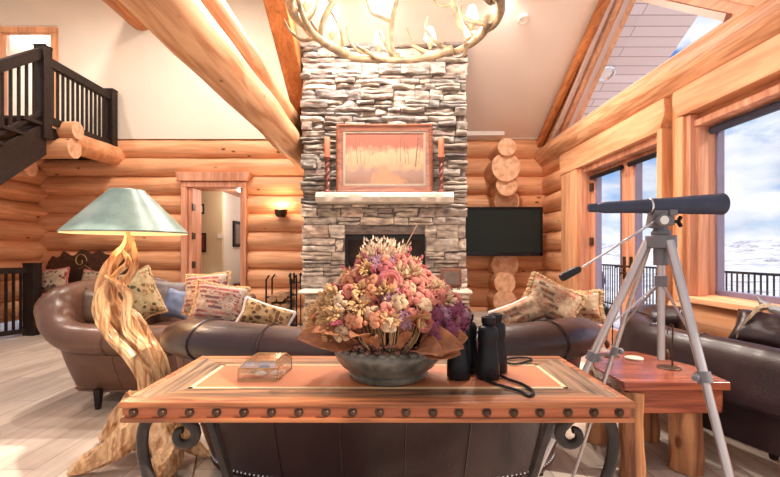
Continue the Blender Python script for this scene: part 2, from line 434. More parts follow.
# header boards with the V joint
w = MB()
for (y0, y1, zb) in ((.4, 3.66, 2.245), (3.76, 6.05, 2.20)):
    c0 = .05 if y0 > 3 else 0; c1 = .05 if y0 < 3 else 0
    w.prism([(XR - .06, y0 + c0 * 1.4, zb), (XR - .06, y1 - c1 * 1.4, zb), (XR - .06, y1, zb + .13), (XR - .06, y1 - c1 * .2, 2.47), (XR - .06, y0 + c0 * .2, 2.47), (XR - .06, y0, zb + .13)], (.12, 0, 0))
struct('trim_4', w, M['trim_y'], bevel=.006)
w = MB(); w.bbox(XR + .05, XR + .26, .4, 6.05, 2.16, 2.5)
struct('trim_5', w, M['trim_y'])
# gable wall part with triangular window: wood framing around the glass
GX = XR + .13
A = (6.42, 2.80); P_ = (4.70, 3.90); B_ = (3.15, 2.80)
w = MB()
rk = lambda y: 6.40 - .5 * y
w.prism([(XR + .02, 7.0, 2.8), (XR + .02, 7.0, rk(7.0)), (XR + .02, P_[0], rk(P_[0])), (XR + .02, P_[0], P_[1]), (XR + .02, A[0], A[1]), (XR + .02, A[0], 2.8)], (.24, 0, 0))
w.prism([(XR + .02, P_[0], P_[1]), (XR + .02, P_[0], rk(P_[0])), (XR + .02, 2.0, 4.2), (XR + .02, 1.0, 2.8), (XR + .02, B_[0], 2.8), (XR + .02, B_[0], B_[1])], (.24, 0, 0))
w.bbox(XR + .02, XR + .26, B_[0], A[0], 2.72, 2.80)
struct('wall_right_gable', w, M['trim_y'])
win = struct('window_1', MB().prism([(GX + .02, *A), (GX + .02, *P_), (GX + .02, *B_)], (.012, 0, 0)), M['pane'])
def tri_frame(off, wd, x0, x1, mat, name):
    w = MB(); c = V((0, (A[0] + B_[0]) / 2, 3.2))
    pts = [V((0, *A)), V((0, *P_)), V((0, *B_))]
    for i in range(3):
        p, q = pts[i], pts[(i + 1) % 3]; d = (q - p).normalized(); nrm = V((0, -d.z, d.y))
        if (c - p).dot(nrm) < 0: nrm = -nrm
        o = nrm * off; o2 = nrm * (off + wd)
        w.prism([(x0, *(p + o)[1:]), (x0, *(q + o)[1:]), (x0, *(q + o2)[1:]), (x0, *(p + o2)[1:])], (x1 - x0, 0, 0))
    return obj(name, w, mat, win)
tri_frame(-.05, .05, XR - .02, XR + .06, M['lav'], 'window_frame')
tri_frame(0, .018, GX - .01, GX + .05, M['lav'], 'sash')
# rafter trim board where the ceiling meets the gable
w = MB(); w.bar((XR - .05, 7.0, rk(7.0) - .10), (XR - .05, 4.4, rk(4.4) - .10), .07, .13)
struct('trim_6', w, M['rafter'], bevel=.008)
w = MB(); w.bar((XR - .02, 3.95, 3.62), (XR - .02, 2.7, 2.72), .12, .14)
w.bar((XR - .02, 4.0, 3.9), (XR - .02, 2.2, 2.65), .16, .14)
struct('trim_7', w, M['trim_y'], bevel=.008)
# big window
win2 = struct('window_2', MB().bbox(XR + .18, XR + .19, 1.0, 3.50, .80, 2.14), M['pane'])
w = MB(); gx = XR + .185
for a in ((1.0, 1.06), (3.44, 3.50)): w.bbox(gx - .03, gx + .03, a[0], a[1], .82, 2.14)
w.bbox(gx - .03, gx + .03, 1.0, 3.5, 2.11, 2.15); w.bbox(gx - .03, gx + .03, 1.0, 3.5, .80, .85)
obj('sash', w, M['blueframe'], win2, bevel=.006)
w = MB(); w.bbox(XR + .02, gx, 3.46, 3.50, .80, 2.17); w.bbox(XR - .03, XR + .06, 3.48, 3.56, .76, 2.24); w.bbox(XR, XR + .2, 1.0, 3.5, 2.14, 2.19)
obj('window_frame', w, M['jamb'], win2, bevel=.006)
w = MB(); w.bbox(XR - .06, XR + .04, 3.53, 3.62, .74, 2.24)
w2 = MB(); w2.cyl((gx - .07, 1.0, 2.10), (gx - .07, 3.44, 2.10), .030, n=18); obj('roller_shade', w2, plain('navy_shade', (.05, .06, .10), .5, spec=.3), win2)
obj('casing', w, M['trim_z'], win2, bevel=.006)
w = MB(); w.bbox(XR - .08, XR + .22, .6, 3.56, .755, .80)
obj('window_sill', w, M['trim_y'], win2, bevel=.008)
# french doors
def door_leaf(n, y0, y1):
    x0, x1 = XR + .10, XR + .155
    w = MB(); st = .125
    w.bbox(x0, x1, y0, y0 + st, .03, 2.13); w.bbox(x0, x1, y1 - st, y1, .03, 2.13)
    w.bbox(x0, x1, y0 + st, y1 - st, 2.085, 2.13); w.bbox(x0, x1, y0 + st, y1 - st, .03, .28)
    d = struct('door_%d' % n, w, M['jamb'], bevel=.006)
    obj('pane', MB().bbox(x0 + .02, x0 + .028, y0 + st, y1 - st, .28, 2.085), M['pane'], d)
    f = MB()
    for (a, b_) in ((y0 + st, y0 + st + .025), (y1 - st - .025, y1 - st)): f.bbox(x0 - .005, x1 + .005, a, b_, .28, 2.085)
    obj('glazing_bead', f, M['blueframe'], d)
    w = MB(); w.cyl((x0 - .03, y0 + .07, 2.055), (x0 - .03, y1 - .07, 2.055), .026, n=18); obj('roller_shade', w, M['black'], d)
    return d
d1 = door_leaf(1, 4.62, 5.46); d2 = door_leaf(2, 3.92, 4.61)
for d, y in ((d1, 4.68), (d2, 4.55)):
    h = MB(); h.bbox(XR + .085, XR + .10, y - .02, y + .02, .86, 1.10); h.cyl((XR + .10, y, 1.0), (XR + .05, y, 1.0), .011); h.tube([(XR + .055, y, 1.0), (XR + .05, y + .05, .995), (XR + .055, y + .11, .985)], .010)
    h.tube([(XR + .09, y, .92), (XR + .05, y, .93), (XR + .05, y, .90)], .009)
    obj('door_handle', h, M['bronze'], d)
w = MB()
w.bbox(XR - .02, XR + .2, 5.46, 5.56, 0, 2.2); w.bbox(XR + .0, XR + .2, 3.83, 3.93, 0, 2.2)
w.bbox(XR - .0, XR + .2, 3.83, 5.56, 2.13, 2.2)
dfr = struct('trim_8', w, M['jamb'], bevel=.006)
w = MB(); w.bbox(XR - .05, XR + .06, 5.55, 6.03, 0, 2.22); w.bbox(XR - .06, XR + .04, 3.80, 3.87, 0, 2.22)
struct('trim_9', w, M['trim_z'], bevel=.008)
for z in (.4, 1.25, 1.62):
    pass
h = MB()
for z in (.35, 1.28, 1.95): h.cyl((XR + .09, 5.45, z - .05), (XR + .09, 5.45, z + .05), .014); h.bbox(XR + .08, XR + .095, 5.38, 5.45, z - .045, z + .045)
obj('hinge', h, M['bronze'], d1)

# ceiling: slope up to the ridge, then down towards the camera (only right of the dormer)
CX0 = -1.35
w = MB()
w.prism([(CX0, YB + .1, rk(YB + .1)), (CX0, 4.5, rk(4.5)), (CX0, 4.5, rk(4.5) + .2), (CX0, YB + .1, rk(YB + .1) + .2)], (XR + .26 - CX0, 0, 0))
w.prism([(CX0, 4.5, rk(4.5)), (CX0, 1.6, 2.7 + .1), (CX0, 1.6, 3.0), (CX0, 4.5, rk(4.5) + .2)], (XR + .26 - CX0, 0, 0))
struct('ceiling', w, M['ceil'])
struct('ceiling_upper', MB().bbox(-8, -1.3, 3.0, 7.2, 5.4, 5.55), M['ceil'])
struct('wall_dormer_cheek', MB().prism([(CX0 - .04, YB + .1, rk(YB) - .1), (CX0 - .04, 4.5, rk(4.5) + .1), (CX0 - .04, 3.4, 4.0), (CX0 - .04, 3.4, 5.45), (CX0 - .04, YB + .1, 5.45)], (.06, 0, 0)), M['cream'])
struct('trim_10', MB().bbox(1.0, 1.80, YB - .12, YB + .05, 2.945, 3.06), M['white'], bevel=.01)
# rafter + log beams
w = MB(); w.bar((-1.205, 6.95, rk(6.95) - .12), (-1.205, 4.3, rk(4.3) - .12), .24, .26)
struct('ceiling_beam', w, M['rafter'], bevel=.015)
for nm, x, z, r, s in (('ceiling_beam', -1.27, 2.585, .175, 5), ('ceiling_beam', -1.31, 2.93, .14, 9)):
    w = MB(); logs(w, (x, .6, z), (x, 6.95, z - .02), r, seed=s, wob=.03); struct(nm, w, M['beam'])
w = MB(); logs(w, (-3.86, 2.0, 4.86), (-3.86, 6.98, 4.86), .23, seed=17); struct('ceiling_beam', w, M['rafter'])
# log-end stack right of the chimney
w = MB()
for px, py, r in ((507, 147, 9), (506, 167, 14.5), (507, 185, 10.5), (507, 201, 12.5), (506, 218, 12), (506, 235, 11), (506, 251, 12), (505, 265, 13.5), (505, 283, 10.5), (505, 301, 11.5), (505, 319, 11)):
    yf = (6.62 if 195 < py < 270 else 6.36) + .08 * ((int(px + py) * 7) % 3) / 2
    p = at(px, py, yf); w.mi = 0; logs(w, (p.x, yf, p.z), (p.x, 7.1, p.z), r * yf / F, seed=px + py, n=30, capmi=1)
struct('wall_stub', w, [M['log_y'], M['logend']])

# door casing of the back wall opening + hall
w = MB()
w.bbox(DX0 - .12, DX0 - .025, YB - .07, YB + .2, 0, 2.155); w.bbox(DX1 + .035, DX1 + .095, YB - .07, YB + .2, 0, 2.155)
w.bbox(DX0 - .12, DX1 + .095, YB - .07, YB + .2, 2.16, 2.245)
w.prism([(DX0 - .15, YB - .10, 2.25), (DX1 + .12, YB - .10, 2.25), (DX1 + .17, YB - .10, 2.39), (DX0 - .20, YB - .10, 2.39)], (0, .25, 0))
w.bbox(DX0 - .02, DX0 + .05, YB - .03, YB + .3, 0, 2.155); w.bbox(DX1 - .01, DX1 + .03, YB - .03, YB + .3, 0, 2.155)
c = struct('door_3', w, M['jamb'], bevel=.008)
for z in (.95, 1.40, 1.85):
    h = MB(); h.bbox(DX0 + .048, DX0 + .058, YB - .02, YB + .06, z - .05, z + .05); h.cyl((DX0 + .05, YB - .03, z - .055), (DX0 + .05, YB - .03, z + .055), .014)
    obj('hinge', h, M['bronze'], c)
struct('wall_hall', MB().bbox(-4.4, -2.98, 7.9, 8.0, 0, 2.3), M['hallw'])
struct('wall_hall_side', MB().bbox(-3.05, -2.97, 7.96, 11.0, 0, 2.3), M['hallw2'])
struct('wall_hall_end', MB().bbox(-3, -.8, 10.9, 11, 0, 2.3), M['hallw2'])
struct('wall_hall_right', MB().bbox(-1.9, -1.8, 7.2, 11, 0, 2.3), M['hallw2'])
struct('ceiling_hall', MB().bbox(-4.4, -.8, 7.2, 11, 2.24, 2.3), M['jamb'])
struct('wall_hall_left', MB().bbox(-4.4, -4.3, 7.2, 8, 0, 2.3), M['hallw'])

# ================================================================ FIREPLACE
fp = thing('fireplace', 'tall ledgestone fireplace and chimney rising to the sloped ceiling', 'fireplace', (0, 5.4, 0))
FX0, FX1, FY = -1.06, .965, 5.42
TONES = [(.46, .42, .38), (.34, .31, .30), (.52, .47, .42), (.56, .48, .41), (.44, .35, .30), (.60, .55, .49), (.38, .35, .33), (.48, .41, .35)]
TONES_OLD = [(.42, .37, .33), (.30, .27, .26), (.55, .48, .42), (.62, .50, .40), (.46, .32, .26), (.66, .60, .54), (.36, .33, .32), (.50, .38, .30)]
def stonewall(name, x0, x1, zr, face, thick, holes=(), hmin=.045, hmax=.10, lmin=.12, lmax=.42, tones=TONES, rnd=None, parent=None, back=.25, prot=.05):
    rnd = rnd or R; bm = bmesh.new(); lay = bm.loops.layers.float_color.new('tone')
    def stone(a, b_, z0, z1, col):
        p = rnd.random() * prot; nx = max(2, int((b_ - a) / .035)); nz = 3 if z1 - z0 < .07 else 4
        g = .004
        sd = rnd.random() * 50
        F_ = []
        for i in range(nx + 1):
            row = []
            for j in range(nz + 1):
                u, v = i / nx, j / nz
                x = a + g + (b_ - a - 2 * g) * u; z = z0 + g + (z1 - z0 - 2 * g) * v
                edge = min(u, 1 - u) * (b_ - a) < .012 or min(v, 1 - v) * (z1 - z0) < .008
                d = p + .036 * noise.noise(V((x * 9 + sd, z * 14, sd))) + (-.016 if edge else 0)
                z += .020 * noise.noise(V((x * 5, sd, z * 4))) * (1 if 0 < v < 1 else .6); x += .012 * noise.noise(V((sd, x * 6, z * 9)))
                row.append(bm.verts.new((x, face - d, z)))
            F_.append(row)
        B = {}
        fs = []
        for i in range(nx):
            for j in range(nz): fs.append(bm.faces.new([F_[i][j], F_[i + 1][j], F_[i + 1][j + 1], F_[i][j + 1]]))
        per = [(i, 0) for i in range(nx)] + [(nx, j) for j in range(nz)] + [(i, nz) for i in range(nx, 0, -1)] + [(0, j) for j in range(nz, 0, -1)]
        bk = [bm.verts.new((F_[i][j].co.x, face + .03, F_[i][j].co.z)) for i, j in per]
        for k in range(len(per)):
            i, j = per[k]; i2, j2 = per[(k + 1) % len(per)]
            fs.append(bm.faces.new([F_[i2][j2], F_[i][j], bk[k], bk[(k + 1) % len(per)]]))
        for f in fs:
            for l in f.loops: l[lay] = (*col, 1)
    z = zr[0]
    while z < zr[1] - .02:
        h = min(rnd.uniform(hmin, hmax), zr[1] - z)
        if zr[1] - z - h < .03: h = zr[1] - z
        x = x0 + rnd.uniform(-.02, .02)
        while x < x1 - .02:
            l = rnd.uniform(lmin, lmax); e = min(x + l, x1 + rnd.uniform(-.01, .02))
            if x1 - e < lmin * .5: e = x1 + rnd.uniform(-.01, .02)
            cands = [(x, e)]
            for (hx0, hx1, hz0, hz1) in holes:
                if z + h > hz0 + .01 and z < hz1 - .01:
                    nc = []
                    for (a, b_) in cands:
                        if b_ <= hx0 or a >= hx1: nc.append((a, b_)); continue
                        if a < hx0: nc.append((a, hx0))
                        if b_ > hx1: nc.append((hx1, b_))
                    cands = nc
            for (a, b_) in cands:
                if b_ - a > .02:
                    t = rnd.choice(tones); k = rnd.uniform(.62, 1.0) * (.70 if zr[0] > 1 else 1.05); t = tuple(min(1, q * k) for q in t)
                    if h > .075 and rnd.random() < .5 and b_ - a > .15:
                        m_ = z + h * rnd.uniform(.4, .6); k2 = rnd.uniform(.75, 1.15); t2 = tuple(min(1, q * k2) for q in t)
                        stone(a, b_, z, m_, t); stone(a, b_, m_, z + h, t2)
                    else: stone(a, b_, z, z + h, t)
            x = e
        z += h
    # core so the sides and gaps are closed
    def core(a, b_, c0, c1):
        r = bmesh.ops.create_cube(bm, size=1, matrix=Matrix.Translation(((a + b_) / 2, face + .012 + back / 2, (c0 + c1) / 2)) @ Matrix.Diagonal((b_ - a, back, c1 - c0, 1)))
        for v in r['verts']:
            for f in v.link_faces:
                for l in f.loops: l[lay] = (.16, .13, .12, 1)
    if holes:
        hx0, hx1, hz0, hz1 = holes[0]
        core(x0 + .02, hx0, zr[0], zr[1]); core(hx1, x1 - .02, zr[0], zr[1]); core(hx0, hx1, hz1, zr[1])
        if hz0 > zr[0] + .02: core(hx0, hx1, zr[0], hz0)
    else: core(x0 + .02, x1 - .02, zr[0], zr[1])
    return obj(name, bm, M['stone'], parent, ang=25, fix=True)
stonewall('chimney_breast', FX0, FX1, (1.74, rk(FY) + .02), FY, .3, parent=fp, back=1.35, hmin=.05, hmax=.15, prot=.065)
WT = [(.58, .48, .39), (.60, .52, .44), (.48, .41, .36), (.54, .42, .34), (.64, .57, .50), (.44, .38, .34)]
stonewall('surround', FX0, FX1, (.70, 1.74), FY, .3, holes=((-.53, .46, .60, 1.37),), hmin=.09, hmax=.17, lmin=.16, lmax=.45, tones=WT, parent=fp, back=1.3, prot=.045)
stonewall('hearth_base', -1.0, .955, (0, .655), 5.22, .3, hmin=.10, hmax=.18, lmin=.2, lmax=.45, tones=WT, parent=fp, back=1.45, prot=.03)
def rough_slab(name, x0, x1, y0, y1, z0, z1, parent):
    w = MB()
    nx = 40
    def loop(x):
        t = noise.noise(V((x * 9, z0, 1))) * .018; u = noise.noise(V((x * 13, z0, 7))) * .014
        return [(x, y0 + t, z0 + .005), (x, y0 - .012 + u, (z0 + z1) / 2), (x, y0 + .006 + t, z1 - .012), (x, y0 + .03, z1), (x, y1, z1), (x, y1, z0)]
    rings = [[w.bm.verts.new(p) for p in loop(x0 + (x1 - x0) * i / nx)] for i in range(nx + 1)]
    for A_, B2 in zip(rings, rings[1:]):
        for k in range(6): w._f([A_[k], A_[(k + 1) % 6], B2[(k + 1) % 6], B2[k]])
    w._f(rings[0]); w._f(rings[-1][::-1])
    return obj(name, w, M['slab'], parent, ang=25)
rough_slab('hearth_slab', -1.04, .98, 5.12, 5.9, .655, .70, fp)
rough_slab('mantel_shelf', -.855, .775, 5.18, 5.46, 1.735, 1.86, fp)
w = MB(); w.bbox(-.53, .46, 5.95, 6.0, .69, 1.38); w.bbox(-.56, -.53, 5.43, 6.0, .69, 1.4); w.bbox(.46, .49, 5.43, 6.0, .69, 1.4); w.bbox(-.53, .46, 5.43, 6.0, 1.37, 1.4)
obj('firebox', w, M['soot'], fp)
w = MB(); w.bbox(-.53, .46, 5.46, 5.475, 1.30, 1.37); w.bbox(-.53, -.49, 5.46, 5.475, .7, 1.3); w.bbox(.42, .46, 5.46, 5.475, .7, 1.3); w.bbox(-.53, .46, 5.46, 5.475, .7, .74)
w.bbox(-.045, -.025, 5.46, 5.475, .7, 1.3)
obj('firebox_frame', w, M['black'], fp)
struct('trim_11', MB().bbox(1.0, 2.25, 5.9, 6.6, 0, .26), M['slab'], bevel=.02)

# painting (own composition of autumn trees)
pt = thing('framed_painting', 'framed autumn woodland landscape painting leaning above the stone mantel', 'painting', (-.04, 5.33, 1.86))
x0, x1, z0, z1 = -.625, .54, 1.862, 2.70
def yz(z): return 5.315 + (z - 1.86) * .05
w = MB(); fw = .085
outer = [(x0, z0), (x1, z0), (x1, z1), (x0, z1)]; prof = [(0, 0), (0, .035), (.02, .05), (.05, .035), (.085, .03), (.085, 0)]
rings = []
for (cx_, cz_), (sx, sz) in zip(outer, ((1, 1), (-1, 1), (-1, -1), (1, -1))):
    rings.append([w.bm.verts.new((cx_ + sx * d, yz(cz_ + sz * d) - hgt, cz_ + sz * d)) for d, hgt in prof])
for i in range(4):
    A_, B2 = rings[i], rings[(i + 1) % 4]
    for k in range(5): w._f([A_[k], B2[k], B2[k + 1], A_[k + 1]])
    w._f([A_[5], B2[5], B2[0], A_[0]])
obj('picture_frame', w, M['frame_w'], pt, ang=30)
w = MB(); a = .085
for q in ((x0 + a, x1 - a, z0 + a, z0 + a + .025), (x0 + a, x1 - a, z1 - a - .025, z1 - a), (x0 + a, x0 + a + .025, z0 + a + .025, z1 - a - .025), (x1 - a - .025, x1 - a, z0 + a + .025, z1 - a - .025)):
    w.prism([(q[0], yz(q[2]) - .022, q[2]), (q[1], yz(q[2]) - .022, q[2]), (q[1], yz(q[3]) - .022, q[3]), (q[0], yz(q[3]) - .022, q[3])], (0, .012, 0))
obj('liner', w, plain('grey_liner', (.34, .28, .22), .5), pt)
m, nt, b = new_mat('autumn_canvas'); L = nt.links; b.inputs['Roughness'].default_value = .5
tc = nt.nodes.new('ShaderNodeTexCoord'); sp = nt.nodes.new('ShaderNodeSeparateXYZ'); L.new(tc.outputs['Object'], sp.inputs[0])
zr_ = nt.nodes.new('ShaderNodeMapRange'); zr_.inputs[1].default_value = .11; zr_.inputs[2].default_value = .73; L.new(sp.outputs['Z'], zr_.inputs[0])
n = nt.nodes.new('ShaderNodeTexNoise'); n.inputs['Scale'].default_value = 9; n.inputs['Detail'].default_value = 8; L.new(tc.outputs['Object'], n.inputs['Vector'])
ad = nt.nodes.new('ShaderNodeMath'); ad.operation = 'MULTIPLY_ADD'; ad.inputs[1].default_value = .5; L.new(n.outputs['Fac'], ad.inputs[0]); L.new(zr_.outputs[0], ad.inputs[2])
base = ramp(nt, ad.outputs[0], [(.10, (.16, .09, .07)), (.35, (.26, .14, .10)), (.52, (.27, .17, .14)), (.62, (.40, .25, .14)), (.85, (.44, .30, .18)), (1.0, (.30, .09, .06))])
# pale path widening towards the bottom
ab = nt.nodes.new('ShaderNodeMath'); ab.operation = 'ABSOLUTE'; L.new(sp.outputs['X'], ab.inputs[0])
s1 = nt.nodes.new('ShaderNodeMath'); s1.operation = 'MULTIPLY_ADD'; s1.inputs[1].default_value = .55; L.new(zr_.outputs[0], s1.inputs[0]); L.new(ab.outputs[0], s1.inputs[2])
s2 = nt.nodes.new('ShaderNodeMath'); s2.operation = 'MULTIPLY_ADD'; s2.inputs[1].default_value = .42; L.new(n.outputs['Fac'], s2.inputs[0]); L.new(s1.outputs[0], s2.inputs[2])
pth = ramp(nt, s2.outputs[0], [(.40, (1, 1, 1)), (.46, (0, 0, 0))])
base = mixc(nt, pth, base, (.42, .20, .11))
# trunks
wv = nt.nodes.new('ShaderNodeTexWave'); wv.bands_direction = 'X'; wv.inputs['Scale'].default_value = 2.1; wv.inputs['Distortion'].default_value = 9; wv.inputs['Detail'].default_value = 3; wv.inputs['Detail Scale'].default_value = .35
L.new(tc.outputs['Object'], wv.inputs['Vector'])
tr = ramp(nt, wv.outputs['Fac'], [(.01, (.8, .8, .8)), (.05, (0, 0, 0))])
up = ramp(nt, zr_.outputs[0], [(.44, (0, 0, 0)), (.5, (1, 1, 1))])
tm = mixc(nt, 1, tr, up, 'MULTIPLY')
L.new(base, b.inputs['Base Color'])
a = .11
w = MB(); w.prism([(x0 + a, yz(z0 + a) - .014, z0 + a), (x1 - a, yz(z0 + a) - .014, z0 + a), (x1 - a, yz(z1 - a) - .014, z1 - a), (x0 + a, yz(z1 - a) - .014, z1 - a)], (0, .012, 0))
cv = obj('canvas', w, m, pt)
w = MB(); tr_ = random.Random(5)
def stroke(p, q, t0, t1):
    p, q = V(p), V(q); d = (q - p).normalized(); nn = V((-d.y, d.x)); f = lambda a: (a.x, yz(a.y) - .0146, a.y)
    w.prism([f(p + nn * t0), f(q + nn * t1), f(q - nn * t1), f(p - nn * t0)], (0, .0006, 0))
cz0, cz1 = z0 + a, z1 - a
for i in range(17):
    x = x0 + a + .03 + (x1 - x0 - 2 * a - .06) * (i + tr_.uniform(-.3, .3)) / 16.5; x = max(x0 + a + .02, min(x1 - a - .02, x)); zb2 = cz0 + .24 + tr_.uniform(-.03, .04)
    if abs(x + .05) < .12: continue
    t_ = tr_.choice((.002, .003, .004, .008 if x > .2 else .004)); xt = x + tr_.uniform(-.04, .04); xt = max(x0 + a + .01, min(x1 - a - .01, xt)); top = cz1 - tr_.choice((.0, .0, .08))
    stroke((x, zb2), (xt, top), t_, t_ * .5)
    for k in range(4):
        u = tr_.uniform(.3, .9); bx, bz = x + (xt - x) * u, zb2 + (top - zb2) * u; e_x = bx + tr_.choice((-1, 1)) * tr_.uniform(.03, .07); e_x = max(x0 + a + .005, min(x1 - a - .005, e_x))
        stroke((bx, bz), (e_x, min(cz1 - .003, bz + tr_.uniform(.03, .08))), t_ * .45, .0006)
obj('painted_trees', w, plain('painted_bark', (.13, .075, .05), .6), cv)

def candlestick(x, label):
    t = thing('candlestick', label, 'candlestick', (x, 5.29, 1.862), 'twisted candlesticks on the mantel')
    w = MB()
    w.lathe((x, 5.29, 1.862), [(.048, 0), (.048, .015), (.035, .03), (.022, .045), (.03, .06), (.018, .075)], 20)
    pts = [(x, 5.29, 1.93 + i * .006) for i in range(52)]
    w.tube(pts, .024, 16, True, lambda i, a: 1 + .32 * math.cos(2 * a - i * .45))
    w.lathe((x, 5.29, 2.24), [(.018, 0), (.032, .012), (.045, .03), (.048, .045), (.02, .046)], 20)
    obj('holder', w, M['twist'], t)
    c = obj('candle', MB().lathe((x, 5.29, 2.284), [(.034, 0), (.035, .10), (.034, .235), (.028, .245), (.01, .238)], 20), M['candle'], t)
    obj('wick', MB().cyl((x, 5.29, 2.52), (x, 5.29, 2.54), .002, n=6), M['black'], c)
candlestick(-.73, 'twisted mahogany candlestick with orange pillar candle between painting and log beam side of mantel')
candlestick(.64, 'twisted mahogany candlestick with orange candle on mantel end above the small plaque')
pq = thing('plaque', 'small dark framed plaque on an iron easel at the hearth end', 'plaque', (.79, 5.2, .70))
p0 = at(451, 278, 5.22)
w = MB(); w.bbox(p0.x - .125, p0.x + .125, 5.21, 5.235, .735, .955); obj('panel', w, M['frame_w'], pq, bevel=.01)
obj('face', MB().bbox(p0.x - .095, p0.x + .095, 5.204, 5.212, .765, .925), M['soot'], pq)
w = MB()
for s in (-1, 1): w.tube([(p0.x + s * .09, 5.16, .705), (p0.x + s * .09, 5.17, .73), (p0.x + s * .09, 5.22, .735), (p0.x + s * .09, 5.25, .72), (p0.x + s * .09, 5.29, .705)], .007, 8)
w.tube([(p0.x - .1, 5.19, .73), (p0.x + .1, 5.19, .73)], .008, 8)
obj('easel', w, M['bronze'], pq)

# television
tvx0, tvx1, tvz0, tvz1 = 1.07, 2.28, 1.09, 1.815
tv = thing('television', 'black flat television mounted across the stacked log ends', 'television', (1.67, 6.5, tvz0))
w = MB()
for q in ((tvx0, tvx1, tvz0, tvz0 + .055), (tvx0, tvx1, tvz1 - .035, tvz1), (tvx0, tvx0 + .035, tvz0, tvz1), (tvx1 - .035, tvx1, tvz0, tvz1)): w.bbox(q[0], q[1], 6.47, 6.53, q[2], q[3])
w.bbox(tvx0 + .02, tvx1 - .02, 6.50, 6.56, tvz0 + .02, tvz1 - .02)
obj('bezel', w, M['tv'], tv, bevel=.006)
obj('screen', MB().bbox(tvx0 + .033, tvx1 - .033, 6.482, 6.495, tvz0 + .053, tvz1 - .033), M['screen'], tv)
obj('wall_bracket', MB().bbox(1.5, 1.85, 6.555, 6.62, 1.3, 1.6), M['black'], tv)

# wall uplight
p = at(280.5, 213, 6.78)
sl = thing('wall_sconce', 'dark metal uplight sconce on the log wall beside the chimney', 'sconce', (p.x, 6.87, p.z - .05))
w = MB(); w.lathe((p.x, 6.80, p.z - .06), [(.06, 0), (.085, .03), (.10, .11), (.09, .115), (.07, .04)], 24); w.bbox(p.x - .06, p.x + .06, 6.83, 6.87, p.z - .06, p.z + .05)
obj('bowl', w, M['bronze'], sl)
obj('bulb', MB().ball((p.x, 6.80, p.z + .02), .03, 2), M['shade_lit'], sl)
def light(kind, loc, power, col, parent=None, r=.05, name='lamp_light', rot=None, spot=None):
    ld = bpy.data.lights.new(name, kind); ld.energy = power; ld.color = col
    if kind in ('POINT', 'SPOT'): ld.shadow_soft_size = r
    if kind == 'SPOT': ld.spot_size = spot; ld.spot_blend = 1
    if kind == 'AREA': ld.shape = 'DISK'; ld.size = r * 2
    o = bpy.data.objects.new(name, ld); COL.objects.link(o)
    if rot: o.rotation_euler = rot
    if parent is not None: o.parent = parent; o.location = WM[parent.name].inverted() @ V(loc)
    else: o.location = loc
    return o
light('POINT', (p.x, 6.74, p.z + .12), 5, (1, .7, .4), sl, .04)

# log rack and fire tools left of the hearth
fr = thing('firewood_rack', 'black iron rack holding split logs beside the hearth', 'log rack', (-1.38, 6.0, 0))
w = MB()
for x in (-1.62, -1.28):
    for y in (5.85, 6.15): w.tube([(x, y, 0), (x, y, .78), (x + (.04 if x < -1.5 else -.04), y, .84)], .012, 8)
    w.bar((x, 5.85, .12), (x, 6.15, .12), .02, .02)
for z in (.12, .55): w.bar((-1.62, 5.85, z), (-1.28, 5.85, z), .016, .02); w.bar((-1.62, 6.15, z), (-1.28, 6.15, z), .016, .02)
obj('frame', w, M['black'], fr)
k = 0
for j, z in enumerate((.19, .31, .43, .55)):
    for i in range(3 if j % 2 == 0 else 2):
        x = -1.55 + i * .1 + (.05 if j % 2 else 0); w = MB(); a0 = R.random() * 3
        w.prism([(x + math.cos(a0 + q) * .052 * (1 + .15 * R.random()), 5.72, z + math.sin(a0 + q) * .052) for q in (0, 1.3, 2.4, 3.6, 5)], (0, .55, 0))
        tag(obj('firewood_log', w, M['firewood'], None, (x, 6, z - .05)), 'split firewood log lying in the black rack beside the hearth', 'firewood', 'split logs in the rack')
ft = thing('fireplace_tools', 'black iron stand of fireplace tools beside the log rack', 'fireplace tools', (-1.17, 5.62, 0))
w = MB(); w.lathe((-1.17, 5.62, 0), [(.11, 0), (.11, .015), (.03, .03)], 20); w.cyl((-1.17, 5.62, .02), (-1.17, 5.62, .86), .010); w.bar((-1.25, 5.62, .76), (-1.09, 5.62, .76), .012, .014); obj('stand', w, M['black'], ft)
for i, dx in enumerate((-.07, -.025, .06)):
    w = MB(); w.cyl((-1.17 + dx, 5.59, .14), (-1.17 + dx, 5.59, .74), .007, n=8); w.lathe((-1.17 + dx, 5.59, .74), [(.010, 0), (.016, .04), (.012, .10), (.018, .13), (.004, .15)], 12)
    if i == 0: w.bbox(-1.17 + dx - .03, -1.17 + dx + .03, 5.575, 5.60, .06, .16)
    obj('tool', w, M['black'], ft)

hl = thing('hall_fill_light', 'added round fill light on the hallway ceiling beyond the doorway', 'ceiling light', (-2.5, 7.6, 2.24))  # added lamp, put in to brighten the dark hallway
obj('lens', MB().lathe((-2.5, 7.6, 2.19), [(.08, 0), (.11, .03), (.11, .05)], 24), M['shade_lit'], hl)
light('POINT', (-2.5, 7.6, 2.12), 9, (1, .9, .8), hl, .08)
hl = thing('hall_fill_light', 'added round fill light further down the white hall', 'ceiling light', (-2.3, 9.4, 2.24))  # second added lamp, lifts the far end of the hall
obj('lens', MB().lathe((-2.3, 9.4, 2.19), [(.08, 0), (.11, .03), (.11, .05)], 24), M['shade_lit'], hl)
light('POINT', (-2.3, 9.4, 2.12), 5, (1, .95, .9), hl, .08)
hl = thing('loft_ceiling_light', 'round ceiling light in the room beyond the loft doorway', 'ceiling light', (-6.2, 7.8, 4.9))
obj('lens', MB().lathe((-6.2, 7.8, 4.86), [(.08, 0), (.11, .03), (.11, .05)], 24), M['shade_lit'], hl)
light('POINT', (-6.2, 7.8, 4.7), 25, (1, .92, .85), hl, .1)
struct('ceiling_loft', MB().bbox(-8.5, -4.5, 7.2, 8.7, 4.91, 5.0), M['ceil'])
